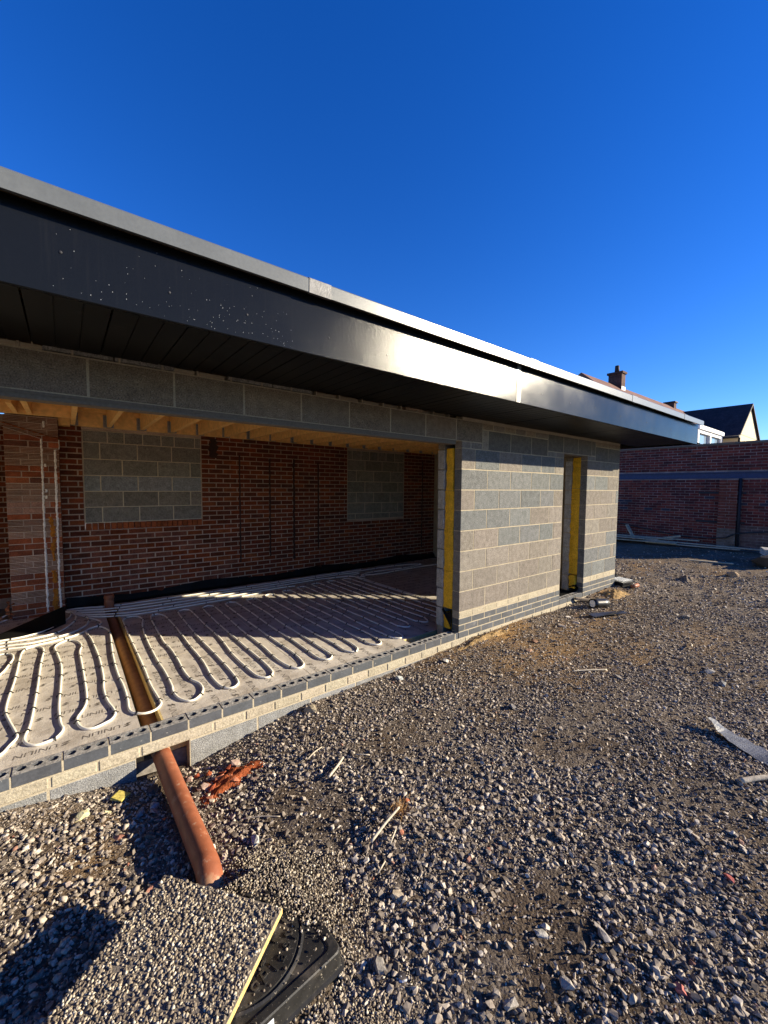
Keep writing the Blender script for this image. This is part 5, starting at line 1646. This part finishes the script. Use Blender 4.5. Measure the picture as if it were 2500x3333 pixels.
# points in rings around the place where one stands, denser and finer close by
pts, scl = [], []
def ring(r0, r1, per_m2, smin, smax, power=2.0):
    a0, a1 = math.radians(51.75 - 62), math.radians(51.75 + 62)
    n = int(per_m2 * (r1 * r1 - r0 * r0) * 0.5 * (a1 - a0))
    r_ = np.sqrt(rng.uniform(r0 * r0, r1 * r1, n)); a_ = rng.uniform(a0, a1, n)
    X = CAM.x + r_ * np.cos(a_); Y = CAM.y + r_ * np.sin(a_)
    S = smin + (smax - smin) * rng.uniform(0, 1, n) ** power
    ok = ((Y < -0.01) | (X > 4.02)) & (X < 10.3)
    # bare soil patches carry few stones
    m = 0.55 + 0.9 * lump(X, Y, 2.6, 21) + 0.5 * lump(X, Y, 7, 22)
    sand = SANDY(X, Y)
    keep = rng.uniform(0, 1, n) < np.clip(m + 0.55, 0.16, 1.0) * (1 - 0.7 * sand)
    # dark bare soil in front of the straw tuft
    for cx_, cy_, rx_, ry_ in ((-1.95, -2.1, .35, .18), (-2.35, -1.0, .22, .3), (-1.5, -0.85, .45, .2), (-0.5, -1.6, .5, .25)):
        d = ((X - cx_) / rx_) ** 2 + ((Y - cy_) / ry_) ** 2
        keep &= ~((d < 1) & (rng.uniform(0, 1, n) < .7))
    # keep the sheet and cover free of big gravel
    lx = (X - BC0.x) * ev.x + (Y - BC0.y) * ev.y; ly = (X - BC0.x) * lv_.x + (Y - BC0.y) * lv_.y
    keep &= ~((np.abs(X - CCX) < .28) & (np.abs(Y - CCY) < .275))
    keep &= ~((np.abs(X + 2.905) < .06) & (Y > -1.1))
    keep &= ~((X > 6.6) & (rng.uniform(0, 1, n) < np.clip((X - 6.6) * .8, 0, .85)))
    ok &= keep
    X, Y, S = X[ok], Y[ok], S[ok]
    Z = ground_z(X, Y) + S * 0.16
    pts.append(np.stack([X, Y, Z], -1)); scl.append(S)


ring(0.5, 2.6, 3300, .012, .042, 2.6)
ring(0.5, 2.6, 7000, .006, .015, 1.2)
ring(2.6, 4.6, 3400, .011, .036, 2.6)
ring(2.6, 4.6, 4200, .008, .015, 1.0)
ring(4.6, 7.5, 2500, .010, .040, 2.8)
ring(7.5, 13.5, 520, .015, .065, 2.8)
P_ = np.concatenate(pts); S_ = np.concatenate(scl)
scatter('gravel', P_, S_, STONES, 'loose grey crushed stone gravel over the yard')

n = 5200
X, Y = rng.uniform(-4.6, -2.85, n), rng.uniform(-2.2, -0.22, n)
ok = rng.uniform(0, 1, n) < np.clip(.65 + .8 * lump(X, Y, 5, 51), .05, 1) * (1 - .8 * SANDY(X, Y)) * np.clip((-2.85 - X) * 3, 0, 1)
ok &= ~((np.abs(X - CCX) < .28) & (np.abs(Y - CCY) < .28)) & ~((X > -3.15) & (Y > -.7) & (Y < -.1) & (rng.uniform(0, 1, n) < .6))
X, Y = X[ok], Y[ok]
sp = .015 + .022 * rng.uniform(0, 1, len(X)) ** 1.6
scatter('river_pebbles', np.stack([X, Y, ground_z(X, Y) + sp * .28], -1), sp, ROUND, 'rounded tan pebbles covering the ground left of the board', None, .4)

# pea pebbles glued over the board and spilled round the cover
n = 9000
uu, vv = rng.uniform(0.004, BW - .004, n), rng.uniform(0.004, BL - .004, n)
sp = rng.uniform(.0075, .0165, n)
kp = rng.uniform(0, 1, n) < np.clip(1.05 + .7 * lump(uu, vv, 14, 31) + .4 * lump(uu, vv, 40, 32), .5, 1) * np.clip(np.minimum(uu, BW - uu) / .012, .35, 1)
uu, vv, sp = uu[kp], vv[kp], sp[kp]
bx = ev.x * uu + lv_.x * vv; by = ev.y * uu + lv_.y * vv
scatter('pebble_covering', np.stack([bx, by, BT + .003 + sp * .2], -1), sp, PEBBLES, 'small rounded pebbles covering the chipboard sheet', brd, 0.5)
n = 11500
a_ = rng.uniform(0, 6.283, n); r_ = .42 * np.sqrt(rng.uniform(0, 1, n))
X = -2.76 + r_ * np.cos(a_); Y = -1.42 + r_ * np.sin(a_)
onlid = (np.abs(X - CCX) < .262) & (np.abs(Y - CCY) < .262)
f_ = .05 + (Y + 1.56) * 6 + (X + 2.70) * 9
cov = rng.uniform(0, 1, n) < np.where(onlid, np.clip(f_ + .12, 0.035, 1.0), 1.0) * np.clip((1.02 - r_ / .42) * 2.2 + .5 * lump(X, Y, 22, 9), 0, 1)
X, Y, onlid = X[cov], Y[cov], onlid[cov]
sp = rng.uniform(.006, .014, len(X))
Z = np.where(onlid, -0.20 + .069, np.maximum(ground_z(X, Y), -0.205)) + sp * .25
n2 = 2600
x2, y2 = rng.normal(-2.66, .10, n2), rng.normal(-1.93, .07, n2)
s2 = rng.uniform(.006, .013, n2)
ok2 = ~((np.abs(x2 - CCX) < .285) & (np.abs(y2 - CCY) < .285))
x2, y2, s2 = x2[ok2], y2[ok2], s2[ok2]
z2 = ground_z(x2, y2) + .03 * np.exp(-((x2 + 2.66) / .1) ** 2 - ((y2 + 1.93) / .07) ** 2) + s2 * .3
X, Y, Z, sp = np.concatenate([X, x2]), np.concatenate([Y, y2]), np.concatenate([Z, z2]), np.concatenate([sp, s2])
scatter('pea_gravel', np.stack([X, Y, Z], -1), sp, PEBBLES, 'fine pea gravel spilled over the drain cover', None, 0.5)
